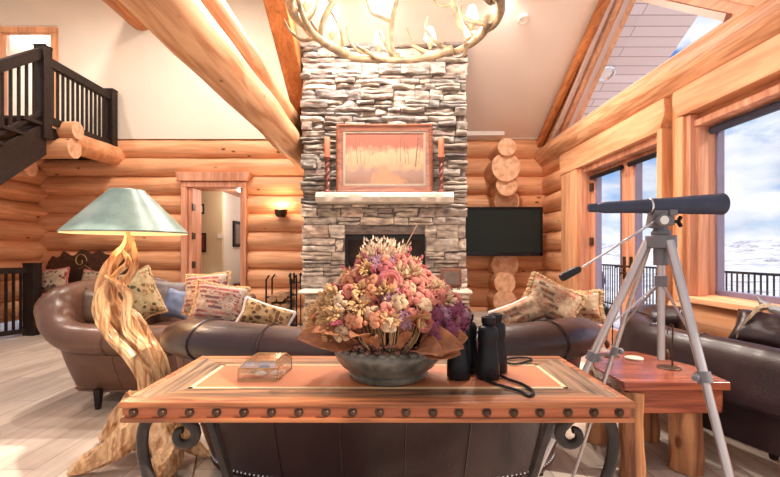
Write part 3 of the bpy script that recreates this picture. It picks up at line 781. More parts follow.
# small things on the hall walls
for q, lb, yy in (((199, 204, 204, 214), 'small pale frame hung high on the olive hall wall', 7.88), ((199, 233, 206, 252), 'dark picture hung on the olive wall seen through the doorway', 7.88)):
    p0, p1 = at(q[0], q[1], yy), at(q[2], q[3], yy)
    t = thing('hall_picture', lb, 'picture', (p0.x, yy, p1.z))
    obj('picture_frame', MB().bbox(p0.x, p1.x, yy - .02, yy + .02, p1.z, p0.z), M['dark'], t, bevel=.004)
    obj('picture', MB().bbox(p0.x + .02, p1.x - .02, yy - .024, yy - .018, p1.z + .03, p0.z - .03), M['white'] if 'pale' in lb else M['twist'], t)
t = thing('hall_picture', 'black framed picture on the white hall side wall', 'picture', (-2.96, 8.6, 1.3))
obj('picture_frame', MB().bbox(-2.97, -2.93, 8.40, 8.82, 1.25, 1.75), M['dark'], t, bevel=.004)
obj('picture', MB().bbox(-2.932, -2.926, 8.46, 8.76, 1.31, 1.69), M['grey_sat'], t)
p = at(220, 236, 7.88)
tag(obj('light_switch', MB().bbox(p.x - .05, p.x + .05, 7.885, 7.905, p.z - .04, p.z + .04), M['white'], None, p, bevel=.003), 'white switch plate on the olive hall wall beyond the doorway', 'switch')
p = at(239, 283, 8.4)
t = thing('hall_stool', 'small dark wooden stool at the foot of the white hall wall', 'stool', (-2.82, 8.55, 0))
obj('seat', MB().bbox(-2.95, -2.70, 8.4, 8.75, .5, .55), M['twist'], t, bevel=.01)
for x in (-2.93, -2.72):
    for y in (8.43, 8.72): obj('leg', MB().cyl((x, y, 0), (x, y, .5), .018, n=10), M['twist'], t)
p = at(132, 257, 6.85)
tag(obj('light_switch', MB().bbox(p.x - .075, p.x + .075, 6.84, 6.90, p.z - .05, p.z + .05), M['white'], None, p, bevel=.004), 'white switch plate on the log wall behind the driftwood lamp', 'switch')
p = at(523, 18, 5.09)
w = MB(); n_ = V((0, -.447, -.894)); rot = n_.to_track_quat('Z', 'Y').to_matrix()
w.lathe(V((1.56, 5.09, rk(5.09))), [(.065, -.01), (.065, .025), (.05, .035), (.03, .03)], 28, rot)
tag(obj('smoke_detector', w, M['cream'], None, (1.56, 5.09, rk(5.09))), 'round cream detector disc on the sloped ceiling', 'detector')

# ================================================================ LANDING, STAIRS, RAILS
struct('floor_landing', MB().bbox(-8, -4.30, 5.5, 7.2, 2.60, 2.74), M['dark'])
w = MB()
logs(w, (-4.34, 5.95, 2.65), (-4.30, 6.98, 2.66), .155, seed=21, capmi=1)
for z, x1, r, y in ((2.755, -4.10, .118, 5.82), (2.51, -4.13, .135, 5.80)): logs(w, (-5.75, y, z), (x1, y, z), r, seed=int(z * 10), capmi=1)
logs(w, (-5.75, 5.85, 2.28), (-4.75, 5.85, 2.28), .12, seed=33, capmi=1)
struct('trim_12', w, [M['log_x'], M['logend']])
def newel(parent, x, y, z0, z1, wd=.15):
    w = MB(); w.bbox(x - wd / 2, x + wd / 2, y - wd / 2, y + wd / 2, z0, z1 - .03); w.bbox(x - wd / 2 - .004, x + wd / 2 + .004, y - wd / 2 - .004, y + wd / 2 + .004, z1 - .03, z1)
    return obj('newel_post', w, M['dark'], parent, bevel=.005)
RX = -4.28
lr = thing('landing_railing', 'dark espresso railing along the loft landing above the log corner', 'railing', (RX, 6.2, 2.74))
newel(lr, RX, 5.46, 2.55, 3.71, .135); newel(lr, RX, 6.80, 2.72, 3.66, .13)
obj('handrail', MB().bbox(RX - .035, RX + .035, 5.5, 6.8, 3.48, 3.60), M['dark'], lr, bevel=.008)
obj('bottom_rail', MB().bbox(RX - .03, RX + .03, 5.5, 6.8, 2.765, 2.86), M['dark'], lr, bevel=.006)
bal = None
for i in range(13):
    y = 5.61 + i * .0915
    if bal is None: bal = obj('baluster', MB().bbox(RX - .013, RX + .013, y - .013, y + .013, 2.84, 3.5), M['dark'], lr); y0_ = y
    else: c = bal.copy(); COL.objects.link(c); c.parent = lr; c.location = bal.location + V((0, y - y0_, 0))
# stair flight coming down towards the camera
sf = thing('stair_flight', 'dark espresso stair flight with closed stringer descending from the landing', 'stairs', (-4.7, 4.5, 1.6))
SL = .70
w = MB()
zt = lambda y: 2.62 - (5.46 - y) * SL
w.prism([(RX - .03, 5.48, 2.78), (RX - .03, 3.4, 2.78 - 2.08 * SL), (RX - .03, 3.4, 2.28 - 2.08 * SL), (RX - .03, 5.48, 2.36)], (.06, 0, 0))
w.prism([(XL + .04, 5.48, 2.72), (XL + .04, 3.4, 2.72 - 2.08 * SL), (XL + .04, 3.4, 2.28 - 2.08 * SL), (XL + .04, 5.48, 2.36)], (.05, 0, 0))
obj('stringer', w, M['dark'], sf, bevel=.006)
for i in range(7):
    y = 5.40 - i * .27; z = 2.72 - (5.46 - y) * SL
    obj('tread', MB().bbox(XL + .06, RX + .05, y - .29, y, z + .02, z + .06), M['dark'], sf, bevel=.005)
sr = thing('stair_railing', 'dark sloping stair railing running down from the landing newel', 'railing', (RX, 4.5, 2.3))
w = MB(); w.bar((RX, 5.42, 3.60), (RX, 3.4, 3.60 - 2.02 * SL), .07, .12); obj('handrail', w, M['dark'], sr, bevel=.008)
w = MB(); w.bar((RX, 5.42, 2.86), (RX, 3.4, 2.86 - 2.02 * SL), .05, .05); obj('bottom_rail', w, M['dark'], sr, bevel=.006)
b0 = None
for i in range(17):
    y = 5.32 - i * .11; z = 2.84 - (5.42 - y) * SL
    if b0 is None: b0 = obj('baluster', MB().bbox(RX - .013, RX + .013, y - .013, y + .013, z, z + .74), M['dark'], sr); y1_ = y
    else: c = b0.copy(); COL.objects.link(c); c.parent = sr; c.location = b0.location + V((0, y - y1_, (y - y1_) * SL))
# loft doorway on the landing
w = MB(); y = YB - .03
w.bbox(-6.14, -6.03, y, y + .1, 2.74, 4.575); w.bbox(-5.28, -5.185, y, y + .1, 2.74, 4.575); w.bbox(-6.14, -5.185, y, y + .1, 4.58, 4.67)
struct('door_4', w, M['trim_z'], bevel=.008)
struct('wall_loft', MB().bbox(-8.5, -4.5, 8.6, 8.7, 2.7, 6.2), M['hallw2'])
w = MB(); logs(w, (-7.2, 8.3, 3.15), (-5.0, 8.3, 2.95), .13, seed=71, capmi=1); struct('trim_13', w, [M['log_x'], M['logend']])
# lower rail by the left wall
gr = thing('floor_railing', 'dark espresso guard railing on the main floor below the stairs', 'railing', (-5.0, 6.0, 0))
newel(gr, -4.93, 6.10, 0, 1.0, .15)
pA, pB = V((-4.97, 6.06, 0)), V((-5.32, 5.35, 0))
w = MB(); w.bar(pA + V((0, 0, .90)), pB + V((0, 0, .90)), .07, .08); obj('handrail', w, M['dark'], gr, bevel=.006)
w = MB(); w.bar(pA + V((0, 0, .07)), pB + V((0, 0, .07)), .06, .06); obj('bottom_rail', w, M['dark'], gr, bevel=.006)
b0 = None
for i in range(9):
    p = pA.lerp(pB, (i + .9) / 9.6)
    if b0 is None: b0 = obj('baluster', MB().bbox(p.x - .013, p.x + .013, p.y - .013, p.y + .013, .09, .88), M['dark'], gr); q0 = p.copy()
    else: c = b0.copy(); COL.objects.link(c); c.parent = gr; c.location = b0.location + (p - q0)

# ================================================================ SOFAS
def path_frames(path, per=8):
    P3 = cr(path, per); out = []
    for i, p in enumerate(P3):
        a = V(P3[max(0, i - 1)][:2]); b_ = V(P3[min(len(P3) - 1, i + 1)][:2]); t = (b_ - a).normalized()
        out.append((V(p[:2]), p[2], t))
    return out
def roll_sofa(name, label, path, mat, inset=.18, roll=.10, side=1, zb=.15, seat=.44, th=.2, seams=(), legs=(), group=None, origin=None, cat='sofa', nails=True, seatpoly=None):
    fr_ = path_frames(path)
    t = thing(name, label, cat, origin, group)
    def out2(i):
        p, z, tt = fr_[i]; return V((tt.y, -tt.x)) * side
    def pos(i, off, z): p = fr_[i][0] + out2(i) * off; return V((p.x, p.y, z))
    def prof(zt, r):
        pr = [(-th - .06, seat - .1), (-th, zt - .16), (-th + .02, zt - .06), (-th * .55, zt - .012), (-.02, zt), (r * .45, zt - r * .22), (r * .88, zt - r * .62), (r, zt - r * 1.05), (r * .85, zt - r * 1.5), (r * .45, zt - r * 1.85), (0.0, zt - r * 1.95)]
        return pr
    # roll: the soft scrolled back and arms
    w = MB(); rings = []
    for i in range(len(fr_)):
        zt = fr_[i][1]; e = min(i, len(fr_) - 1 - i); k = 1 if e > 2 else (.86, .95, .985)[e]
        q = prof(zt, roll * k) + [(-.05, zt - roll * 2.0), (-th - .05, seat - .12)]
        wr = .006 * noise.noise(V((i * .7, zt * 5, 3)))
        rings.append([w.bm.verts.new(pos(i, o + wr, z)) for o, z in q])
    for A_, B2 in zip(rings, rings[1:]):
        for k in range(len(A_)): w._f([A_[k], A_[(k + 1) % len(A_)], B2[(k + 1) % len(A_)], B2[k]])
    w._f(rings[0]); w._f(rings[-1][::-1])
    rl = obj('rolled_back', w, mat, t, ang=50)
    sm = rl.modifiers.new('soft', 'SUBSURF'); sm.levels = 1; sm.render_levels = 1
    # outside panel, tapering in to the base
    w = MB(); rings = []
    for i in range(len(fr_)):
        zt = fr_[i][1] - roll * 1.9
        q = []
        for s in range(6):
            u = s / 5; z = zt + (zb - zt) * u; o = -.012 - inset * (u ** 1.15) + .01 * math.sin(u * PI)
            q.append((o, z))
        q += [(-inset - .09, zb), (-th - .02, zb + .1), (-th, zt)]
        rings.append([w.bm.verts.new(pos(i, o, z)) for o, z in q])
    for A_, B2 in zip(rings, rings[1:]):
        for k in range(len(A_)): w._f([A_[k], A_[(k + 1) % len(A_)], B2[(k + 1) % len(A_)], B2[k]])
    w._f(rings[0]); w._f(rings[-1][::-1])
    obj('outside_panel', w, mat, t, ang=50)
    # piping under the roll and along the bottom, seams
    w = MB(); w.tube([pos(i, .004, fr_[i][1] - roll * 1.98) for i in range(len(fr_))], .008, 8)
    w.tube([pos(i, -.008 - inset, zb) for i in range(len(fr_))], .009, 8)
    for s in seams:
        i = int(s * (len(fr_) - 1)); zt = fr_[i][1] - roll * 1.9
        w.tube([pos(i, -.010 - inset * (u ** 1.15) + .01 * math.sin(u * PI), zt + (zb - zt) * u) for u in (0, .2, .4, .6, .8, 1)], .0035, 6)
        zt = fr_[i][1]; w.tube([pos(i, o + (.002 if o > -.01 else 0), z + .001) for o, z in prof(zt, roll)[3:]], .004, 6)
    obj('piping', w, mat, t)
    if nails:
        w = MB(); acc = 0
        for i in range(len(fr_) - 1):
            a, b_ = pos(i, -.002 - inset * .99, zb + .028), pos(i + 1, -.002 - inset * .99, zb + .028); d = (b_ - a).length; s = 0
            while acc + s < d: w.ball(a.lerp(b_, (acc + s) / d), .007, 1); s += .024
            acc = acc + s - d
        tag(obj('nailhead_trim', w, M['chrome'] if nails == 2 else M['brass'], t), kind='stuff')
    # seat base and cushion inside the curve
    ins = [pos(i, -th - .02, 0) for i in range(0, len(fr_), 3)]
    if seatpoly: ins = [V((x, y, 0)) for x, y in seatpoly]
    w = MB(); w.prism([(p.x, p.y, zb) for p in ins], (0, 0, seat - .14 - zb)); obj('seat_base', w, mat, t, bevel=.01)
    cx = sum((p for p in ins), V((0, 0, 0))) / len(ins)
    w = MB(); w.prism([((cx + (p - cx) * .985).x, (cx + (p - cx) * .985).y, seat - .135) for p in ins], (0, 0, .15)); obj('seat_cushion', w, mat, t, bevel=.035)
    for (x, y) in legs:
        w = MB(); dx, dy = (V((x, y)) - V((cx.x, cx.y))).normalized() * .015
        w.lathe((x, y, 0), [(.022, 0), (.036, zb + .02)], 4, Matrix.Rotation(PI / 4, 3, 'Z')); obj('leg', w, M['dark'], t, bevel=.004)
    return t
mid_path = [(-.98, 2.98, .66), (-1.10, 2.62, .73), (-1.09, 2.30, .80), (-.85, 2.03, .835), (-.42, 1.90, .825), (-.02, 1.87, .82), (.38, 1.90, .825), (.80, 2.03, .835), (1.03, 2.30, .815), (1.04, 2.62, .73), (.92, 2.98, .66)]
roll_sofa('curved_sofa', 'dark oxblood leather curved sofa with its back to the console table', mid_path, M['lea_mid'], zb=.055, inset=.15, roll=.095, side=1, seams=(.30, .385, .455, .53, .60, .69), legs=((-.80, 2.27), (.78, 2.27), (-.80, 2.85), (.76, 2.85)), origin=(0, 2.4, 0), nails=2)
lp = [(-1.50, 3.10, .635), (-1.95, 3.09, .64), (-2.26, 3.10, .665), (-2.40, 3.16, .78), (-2.50, 3.34, .90), (-2.55, 4.0, .93), (-2.54, 4.55, .92), (-2.38, 4.88, .82), (-1.9, 4.98, .70), (-1.50, 4.98, .69)]
roll_sofa('rolled_arm_sofa', 'brown leather sofa with scrolled arms behind the driftwood lamp', lp, M['lea_left'], inset=.14, roll=.11, side=-1, seams=(.12,), legs=((-2.12, 3.22), (-1.45, 3.3), (-2.10, 4.7), (-1.45, 4.7)), origin=(-2.0, 4.0, 0), nails=True, zb=.13, th=.15,
          seatpoly=[(-1.4, 3.34), (-2.26, 3.36), (-2.3, 4.0), (-2.28, 4.74), (-1.4, 4.76)])
rp = [(2.22, 3.30, .74), (2.08, 3.44, .745), (1.93, 3.36, .72), (1.83, 3.12, .68), (1.87, 2.82, .665), (1.98, 2.52, .66), (2.06, 2.25, .655), (2.14, 2.06, .65)]
roll_sofa('barrel_chair', 'plum black leather barrel chair under the big window with a throw', rp, M['lea_right'], inset=.085, roll=.10, side=-1, seams=(.35, .5, .66), legs=((2.14, 2.44), (2.05, 3.05)), origin=(2.1, 2.7, 0), nails=2, th=.14, cat='armchair',
          seatpoly=[(2.28, 3.12), (2.06, 3.16), (2.02, 3.0), (2.10, 2.7), (2.2, 2.4), (2.28, 2.2)])

# ---- cushions
def pillow(name, label, c, size, rot, mat, trim=None, fringe=False, puff=.16, group=None, cat='cushion', tr=.008, droop=0):
    w_, h_ = size[0] / 2, size[1] / 2
    t = thing(name, label, cat, c, group); t.rotation_euler = rot
    mw = Matrix.Translation(c) @ (rot.to_matrix().to_4x4() if hasattr(rot, 'to_matrix') else Matrix.Identity(4))
    WM[t.name] = mw
    def sh(u, v, s):
        x, z = 2 * u - 1, 2 * v - 1
        ed = (1 - x ** 4) * (1 - z ** 4)
        th = puff / 2 * max(0, ed) ** .55
        pin = 1 - .10 * (abs(x) ** 2 * (1 - abs(z) ** 2) * 0 + (1 - abs(z)) * abs(x) ** 3)
        pin2 = 1 - .10 * (1 - abs(x)) * abs(z) ** 3
        th += .012 * noise.noise(V((x * 2, z * 2, s * 3 + c[0]))) * ed
        return mw @ V((x * w_ * pin, s * th, z * h_ * pin2))
    w = MB(); w.grid(lambda u, v: sh(u, v, -1), 18, 18); w.grid(lambda u, v: sh(u, v, 1), 18, 18)
    bmesh.ops.remove_doubles(w.bm, verts=w.bm.verts, dist=.0005)
    obj('cover', w, mat, t, ang=80)
    if trim:
        per = [(i / 16, 0) for i in range(16)] + [(1, i / 16) for i in range(16)] + [(1 - i / 16, 1) for i in range(16)] + [(0, 1 - i / 16) for i in range(16)]
        if fringe:
            w = MB(); pr = cr([tuple(sh(u, v, 0)) for u, v in per], 3, True)
            w.tube(pr, [tr * (1 + .6 * R.random()) for _ in pr], 7, close=True); obj('fringe', w, trim, t, ang=20)
        else:
            w = MB(); w.tube(cr([tuple(sh(u, v, 0)) for u, v in per], 2, True), tr, 7, close=True); obj('piping', w, trim, t)
    return t
from mathutils import Euler
E = lambda a, b_, c: Euler((math.radians(a), math.radians(b_), math.radians(c)))
# patterned cushions poking above the curved sofa, left side
pillow('throw_pillow', 'pink kilim cushion with tan fringe in front on the curved sofa, left of the flowers', at(219, 306, 2.66), (.30, .27), E(-22, 10, 12), M['kilim_pink'], M['fringe'], True, tr=.010)
pillow('throw_pillow', 'pink kilim cushion standing behind the other pink one by the doorway', at(207, 293, 2.95), (.30, .26), E(-16, -4, -4), M['kilim_pink'], M['fringe'], True, tr=.010)
pillow('throw_pillow', 'leopard spotted cushion with white edging on the curved sofa', at(266, 318, 2.62), (.30, .16), E(-22, 18, 6), M['leopard'], M['trimw'], tr=.012)
# right side
pillow('throw_pillow', 'tilted gold kilim cushion with frayed fringe on the right end of the sofa', at(551, 303, 2.62), (.32, .24), E(-14, 26, -8), M['kilim_gold'], M['fringe'], True, tr=.014)
pillow('throw_pillow', 'low gold kilim cushion with white edge left of the tilted fringed one', at(518, 315, 2.58), (.30, .15), E(-22, -20, 10), M['kilim_gold'], M['trimw'], tr=.010)
pillow('throw_pillow', 'gold kilim cushion with heavy fringe lying against the sofa end by the doors', at(582, 306, 2.74), (.22, .17), E(-16, -4, -30), M['kilim_gold'], M['fringe'], True, tr=.016)
# on the left sofa
pillow('throw_pillow', 'crumpled dark leather cushion inside the near arm of the brown sofa', at(97, 309, 3.5), (.27, .27), E(-8, 18, 14), M['lea_pil'], None, puff=.22)
pillow('throw_pillow', 'olive flowered cushion with fringe leaning behind the lamp trunk', at(143, 294, 3.5), (.22, .40), E(-14, -22, 20), M['floral_g'], M['fringe'], True, tr=.008)
pillow('throw_pillow', 'taupe satin cushion against the far arm of the brown sofa', at(166, 297, 4.45), (.38, .34), E(-14, 6, 10), M['grey_sat'], None)
pillow('throw_pillow', 'slate blue satin cushion beside the taupe one on the brown sofa', at(178, 304, 4.2), (.26, .28), E(-16, 10, 0), M['blue_sat'], None)

# ---- bench with cut-out back, far left
bn = thing('bench', 'dark bench with cut-out animal silhouette back against the logs', 'bench', (-4.3, 6.5, 0))
prof = [(46, 268), (48, 262), (52, 256), (56, 258), (60, 256), (63, 251), (68, 254), (71, 256), (75, 255), (78, 252), (82, 249), (87, 250), (91, 254), (95, 252), (100, 250), (104, 254), (110, 255), (120, 252), (128, 256), (134, 262)]
pts = [at(x, y, 6.55) for x, y in prof]
w = MB(); poly = [(pts[0].x, 6.55, .5)] + [(p.x, 6.55, p.z) for p in pts] + [(pts[-1].x, 6.55, .5)]
w.prism(poly, (0, .035, 0)); obj('backrest', w, M['bronze'], bn, ang=20)
w = MB(); c = at(80, 261, 6.535)
sp_ = [(c.x + .10 * math.cos(a) * (1 - a / 9), 6.54, c.z + .12 * math.sin(a) * (1 - a / 9)) for a in [i * .35 for i in range(20)]]
w.tube(sp_, .007, 6); w.tube([(c.x - .02, 6.54, c.z - .12), (c.x + .06, 6.54, c.z - .06), (c.x + .16, 6.54, c.z - .12)], .006, 6); obj('scrollwork', w, M['brass'], bn)
obj('seat', MB().bbox(-4.95, -3.75, 6.05, 6.58, .46, .52), M['dark'], bn, bevel=.01)
for x in (-4.88, -3.82):
    for y in (6.1, 6.52): obj('leg', MB().bbox(x - .03, x + .03, y - .03, y + .03, 0, .46), M['dark'], bn)
pillow('throw_pillow', 'floral tapestry cushion with red fringe at the newel end of the bench', at(55, 280, 6.33), (.38, .32), E(-14, -6, 0), M['floral'], M['fringe_r'], True, tr=.012)
pillow('throw_pillow', 'floral tapestry cushion on the bench behind the brown sofa', at(94, 281, 6.33), (.36, .30), E(-14, 6, 0), M['floral'], M['fringe_r'], True, tr=.008)

# ---- throws and dark cushion on the barrel chair
def ribbon(pts, wd, th, side, n=6, seed=0, fray=0):
    w = MB(); P_ = [V(p[:3]) for p in cr([tuple(p) for p in pts], 6)]; s = V(side)
    rings = []
    for i, p in enumerate(P_):
        ring = []
        for k in range(n + 1):
            u = k / n - .5; q = p + s * (u * wd) + V((0, 0, .012 * noise.noise(V((i * .4, u * 5, seed)))))
            ring.append(q)
        rings.append(ring)
    up = V((0, 0, 1))
    A_ = [[w.bm.verts.new(q + up * th) for q in r] for r in rings]; B2 = [[w.bm.verts.new(q) for q in r] for r in rings]
    for i in range(len(rings) - 1):
        for k in range(n): w._f([A_[i][k], A_[i][k + 1], A_[i + 1][k + 1], A_[i + 1][k]]); w._f([B2[i][k], B2[i + 1][k], B2[i + 1][k + 1], B2[i][k + 1]])
        w._f([A_[i][0], A_[i + 1][0], B2[i + 1][0], B2[i][0]]); w._f([A_[i][n], B2[i][n], B2[i + 1][n], A_[i + 1][n]])
    w._f(A_[0] + B2[0][::-1]); w._f(A_[-1][::-1] + B2[-1])
    return w
pA = [at(738, 340, 2.62), at(745, 328, 2.62), at(753, 317, 2.60), at(762, 309, 2.62), at(775, 309, 2.68)]
tag(obj('throw_blanket', ribbon(pA, .10, .02, (.7, .6, -.25), seed=3), M['throw_b'], None, pA[0]), 'beige woven throw strip draped over the dark cushion of the barrel chair', 'throw')
pillow('throw_pillow', 'black leather cushion in the barrel chair under the beige throw', at(768, 332, 2.56), (.34, .24), E(-40, 8, -50), M['lea_right'], None, puff=.14)
pB = [at(758, 302, 2.70), at(768, 308, 2.66), at(780, 312, 2.60), at(800, 318, 2.52)]
tag(obj('throw_blanket', ribbon(pB, .13, .02, (.5, .8, .2), seed=9), M['throw_g'], None, pB[0]), 'grey cloth crumpled at the right edge on top of the barrel chair', 'throw')

# ================================================================ CONSOLE TABLE
ct = thing('console_table', 'rustic plank console table with studded apron and scrolled iron legs', 'console table', (-.03, 1.39, 0))
TX0, TX1, TY0, TY1, TT = -.69, .634, 1.14, 1.64, .76
bd = .118
w = MB()
def mitre(w, q, z0, z1): w.prism([(x, y, z0) for x, y in q], (0, 0, z1 - z0))
e = .012
ins = (TX0 + bd, TX1 - bd, TY0 + bd, TY1 - bd)
mitre(w, [(TX0, TY0), (TX1, TY0), (ins[1], ins[2]), (ins[0], ins[2])], TT - .012, TT)
mitre(w, [(TX0, TY1), (TX1, TY1), (ins[1], ins[3]), (ins[0], ins[3])], TT - .012, TT)
obj('top_board', w, M['top_plank'], ct, bevel=.0015)
w = MB()
mitre(w, [(TX0, TY0), (ins[0], ins[2]), (ins[0], ins[3]), (TX0, TY1)], TT - .012, TT)
obj('end_board', w, M['top_plank_y'], ct, bevel=.0015)
w = MB()
mitre(w, [(TX1, TY0), (ins[1], ins[2]), (ins[1], ins[3]), (TX1, TY1)], TT - .012, TT)
obj('end_board', w, M['top_plank_y'], ct, bevel=.0015)
w = MB()
for q in ((ins[0], ins[1], ins[2], ins[2] + .012), (ins[0], ins[1], ins[3] - .012, ins[3]), (ins[0], ins[0] + .012, ins[2], ins[3]), (ins[1] - .012, ins[1], ins[2], ins[3])): w.bbox(*q, TT - .012, TT + .0008)
obj('inlay_line', w, M['line'], ct)
obj('inlay_panel', MB().bbox(ins[0] + .012, ins[1] - .012, ins[2] + .012, ins[3] - .012, TT - .012, TT), M['inlay'], ct)
w = MB(); o = .006
w.bbox(TX0 - o, TX1 + o, TY0 - o, TY0 + .04, TT - .014, TT + .002); w.bbox(TX0 - o, TX1 + o, TY1 - .03, TY1 + o, TT - .014, TT + .002)
w.bbox(TX0 - o, TX0 + .016, TY0 + .04, TY1 - .03, TT - .014, TT + .002); w.bbox(TX1 - .016, TX1 + o, TY0 + .04, TY1 - .03, TT - .014, TT + .002)
w.bbox(TX0 - .004, TX1 + .004, TY0 - .004, TY1 + .004, TT - .052, TT - .040)
obj('edge_moulding', w, M['top_edge'], ct, bevel=.003)
obj('apron', MB().bbox(TX0 + .004, TX1 - .004, TY0 + .004, TY1 - .004, TT - .041, TT - .012), M['apron'], ct)
sx = [132.7, 161.5, 189, 216, 243.5, 271, 298.5, 325.8, 352.3, 379.5, 406, 433, 459, 487, 514, 540.5, 568.5, 594.6, 620]
for x in sx:
    p = V(((x - 388) * 1.14 / F, TY0 + .004, TT - .0265)); w = MB(); rot = Matrix.Rotation(PI / 2, 3, 'X')
    w.lathe(p, [(.0125, 0), (.012, .003), (.0085, .0035), (.0085, .006), (.006, .009), (.002, .0098)], 14, rot); obj('stud', w, M['bronze'], ct)
cxm = (TX0 + TX1) / 2
for sgn in (-1, 1):
    X = lambda px: (px - 388) * 1.20 / F
    yy = 1.205
    g = lambda x: cxm + sgn * (-x - .028)     # left-hand profile mirrored to the right
    pts = [(-.56, .0), (-.575, .12), (-.605, .30), (-.640, .48), (-.668, .58), (-.672, .65), (-.655, .692), (-.61, .703), (-.56, .697), (-.53, .668)]
    sc_pts = cr(pts, 6)
    c_ = (-.560, .650)
    for i in range(1, 15):
        a = .45 - i * .36; r_ = .036 * (1 - i / 22); sc_pts.append((c_[0] + r_ * math.cos(a), c_[1] + r_ * math.sin(a)))
    n1 = len(sc_pts)
    w = MB(); w.tube([(g(x), yy, z) for x, z in sc_pts], [.0155 - .006 * max(0, (i - n1 + 16) / 16) for i in range(n1)], 12); obj('leg', w, M['iron'], ct)
    w = MB(); w.bar((cxm + sgn * .655, 1.575, .71), (cxm + sgn * .44, 1.575, 0), .024, .034, up=(0, 1, 0)); obj('leg', w, M['iron'], ct, bevel=.003)

# glass trinket box
x0, x1, y0, y1, zb_ = -.455, -.335, 1.335, 1.475, TT + .001
gb = thing('glass_box', 'faceted glass trinket box with copper edges on the console table', 'glass box', ((x0 + x1) / 2, 1.4, TT))
corn = [V((x0, y0, zb_)), V((x1, y0, zb_)), V((x1 + .012, y1, zb_)), V((x0 + .012, y1, zb_))]
up1 = [c_ + V((0, 0, .036)) for c_ in corn]; cc = sum(corn, V((0, 0, 0))) / 4
up2 = [V((cc.x, cc.y, 0)) + (c_ - cc) * .78 + V((0, 0, zb_ + .054)) for c_ in corn]
w = MB()
for i in range(4): j = (i + 1) % 4; w._f([w.bm.verts.new(p) for p in (corn[i], corn[j], up1[j], up1[i])])
w._f([w.bm.verts.new(p) for p in corn])
obj('glass_wall', w, M['boxglass'], gb)
w = MB()
for i in range(4): j = (i + 1) % 4; w._f([w.bm.verts.new(p) for p in (up1[i], up1[j], up2[j], up2[i])])
w._f([w.bm.verts.new(p) for p in up2]); lid = obj('lid', w, M['boxglass'], gb)
w = MB()
for i in range(4):
    j = (i + 1) % 4
    for a_, b_ in ((corn[i], corn[j]), (up1[i], up1[j]), (up2[i], up2[j]), (corn[i], up1[i]), (up1[i], up2[i])): w.cyl(a_, b_, .0017, n=6)
w.cyl((up1[0] + up1[1]) / 2, (up2[0] + up2[1]) / 2, .0015, n=6)
obj('copper_edge', w, M['brass'], gb)
for i in range(5):
    p = cc + V((R.uniform(-.045, .045), R.uniform(-.05, .05), .012)); w = MB(); w.ball(p, .014, 2, (1.3, .9, .55)); tag(obj('trinket', w, M[('white', 'twist', 'antler', 'white', 'brass')[i]], None, p, ), 'small polished stone lying inside the glass trinket box', 'stone', 'stones in the glass box')

# ---- binoculars standing on their objective ends
def binoculars(c, ang, label):
    t = thing('binoculars', label, 'binoculars', c, None); WM[t.name] = Matrix.Translation(c)
    ca, sa = math.cos(ang), math.sin(ang); ax = V((ca, sa, 0)); c = V(c)
    for s in (-1, 1):
        b0_ = c + ax * (s * .044)
        w = MB(); w.lathe(b0_, [(.034, 0), (.036, .004), (.0355, .045), (.033, .055), (.030, .090), (.028, .105), (.030, .112), (.031, .145), (.026, .156), (.02, .160)], 26)
        u = b0_ - ax * (s * .008)
        w.lathe(u, [(.020, .100), (.021, .12), (.021, .150), (.017, .158)], 20)
        obj('barrel', w, M['rubber'], t)
        w = MB(); w.lathe(u + V((0, 0, .156)), [(.019, 0), (.019, .008), (.022, .012), (.0225, .028), (.020, .031), (.013, .031), (.012, .02)], 22, cap=True); obj('eyecup', w, M['rubber'], t)
    w = MB(); w.cyl(c + V((0, 0, .07)), c + V((0, 0, .155)), .010, n=16); w.cyl(c + V((0, 0, .118)), c + V((0, 0, .146)), .014, n=20)
    w.box(c + V((0, 0, .095)), (.05, .016, .02), Matrix.Rotation(ang, 3, 'Z')); w.box(c + V((0, 0, .140)), (.05, .014, .014), Matrix.Rotation(ang, 3, 'Z'))
    obj('hinge', w, M['black'], t)
    return t
def px_on(px, py, z):
    Y = (H - z) * F / (py - 252); return V(((px - 388) * Y / F, Y, z))
pL = px_on(463, 374, TT + .003); pR = px_on(492, 374, TT + .003)
binoculars(pL, math.radians(62 + 180), 'black binoculars standing upright next to the flower bowl')
binoculars(pR, math.radians(60 + 180), 'black binoculars with neck strap standing nearer the table end')
tz = TT + .006
st = [(477, 345, None), (481, 362, None)]
pts = [V((.205, 1.40, .845)), V((.215, 1.36, .81)), px_on(480, 374, tz), px_on(488, 381, tz), px_on(503, 386, tz), px_on(520, 391, tz), px_on(529, 396, tz), px_on(533, 391, tz), px_on(522, 384, tz), px_on(508, 379, tz), px_on(497, 373, tz)]
w = MB(); w.tube([V(p) for p in cr([tuple(p) for p in pts], 6)], .0042, 8)
pts = [px_on(505, 362, tz), px_on(515, 364, tz), px_on(528, 361, tz), px_on(531, 358.5, tz), px_on(520, 357.5, tz), px_on(507, 359, tz)]
w.tube([V(p) for p in cr([tuple(p) for p in pts], 6)], .0038, 8)
tag(obj('neck_strap', w, M['black'], None, (.3, 1.3, TT)), 'black binocular neck strap looping over the console table top', 'strap')

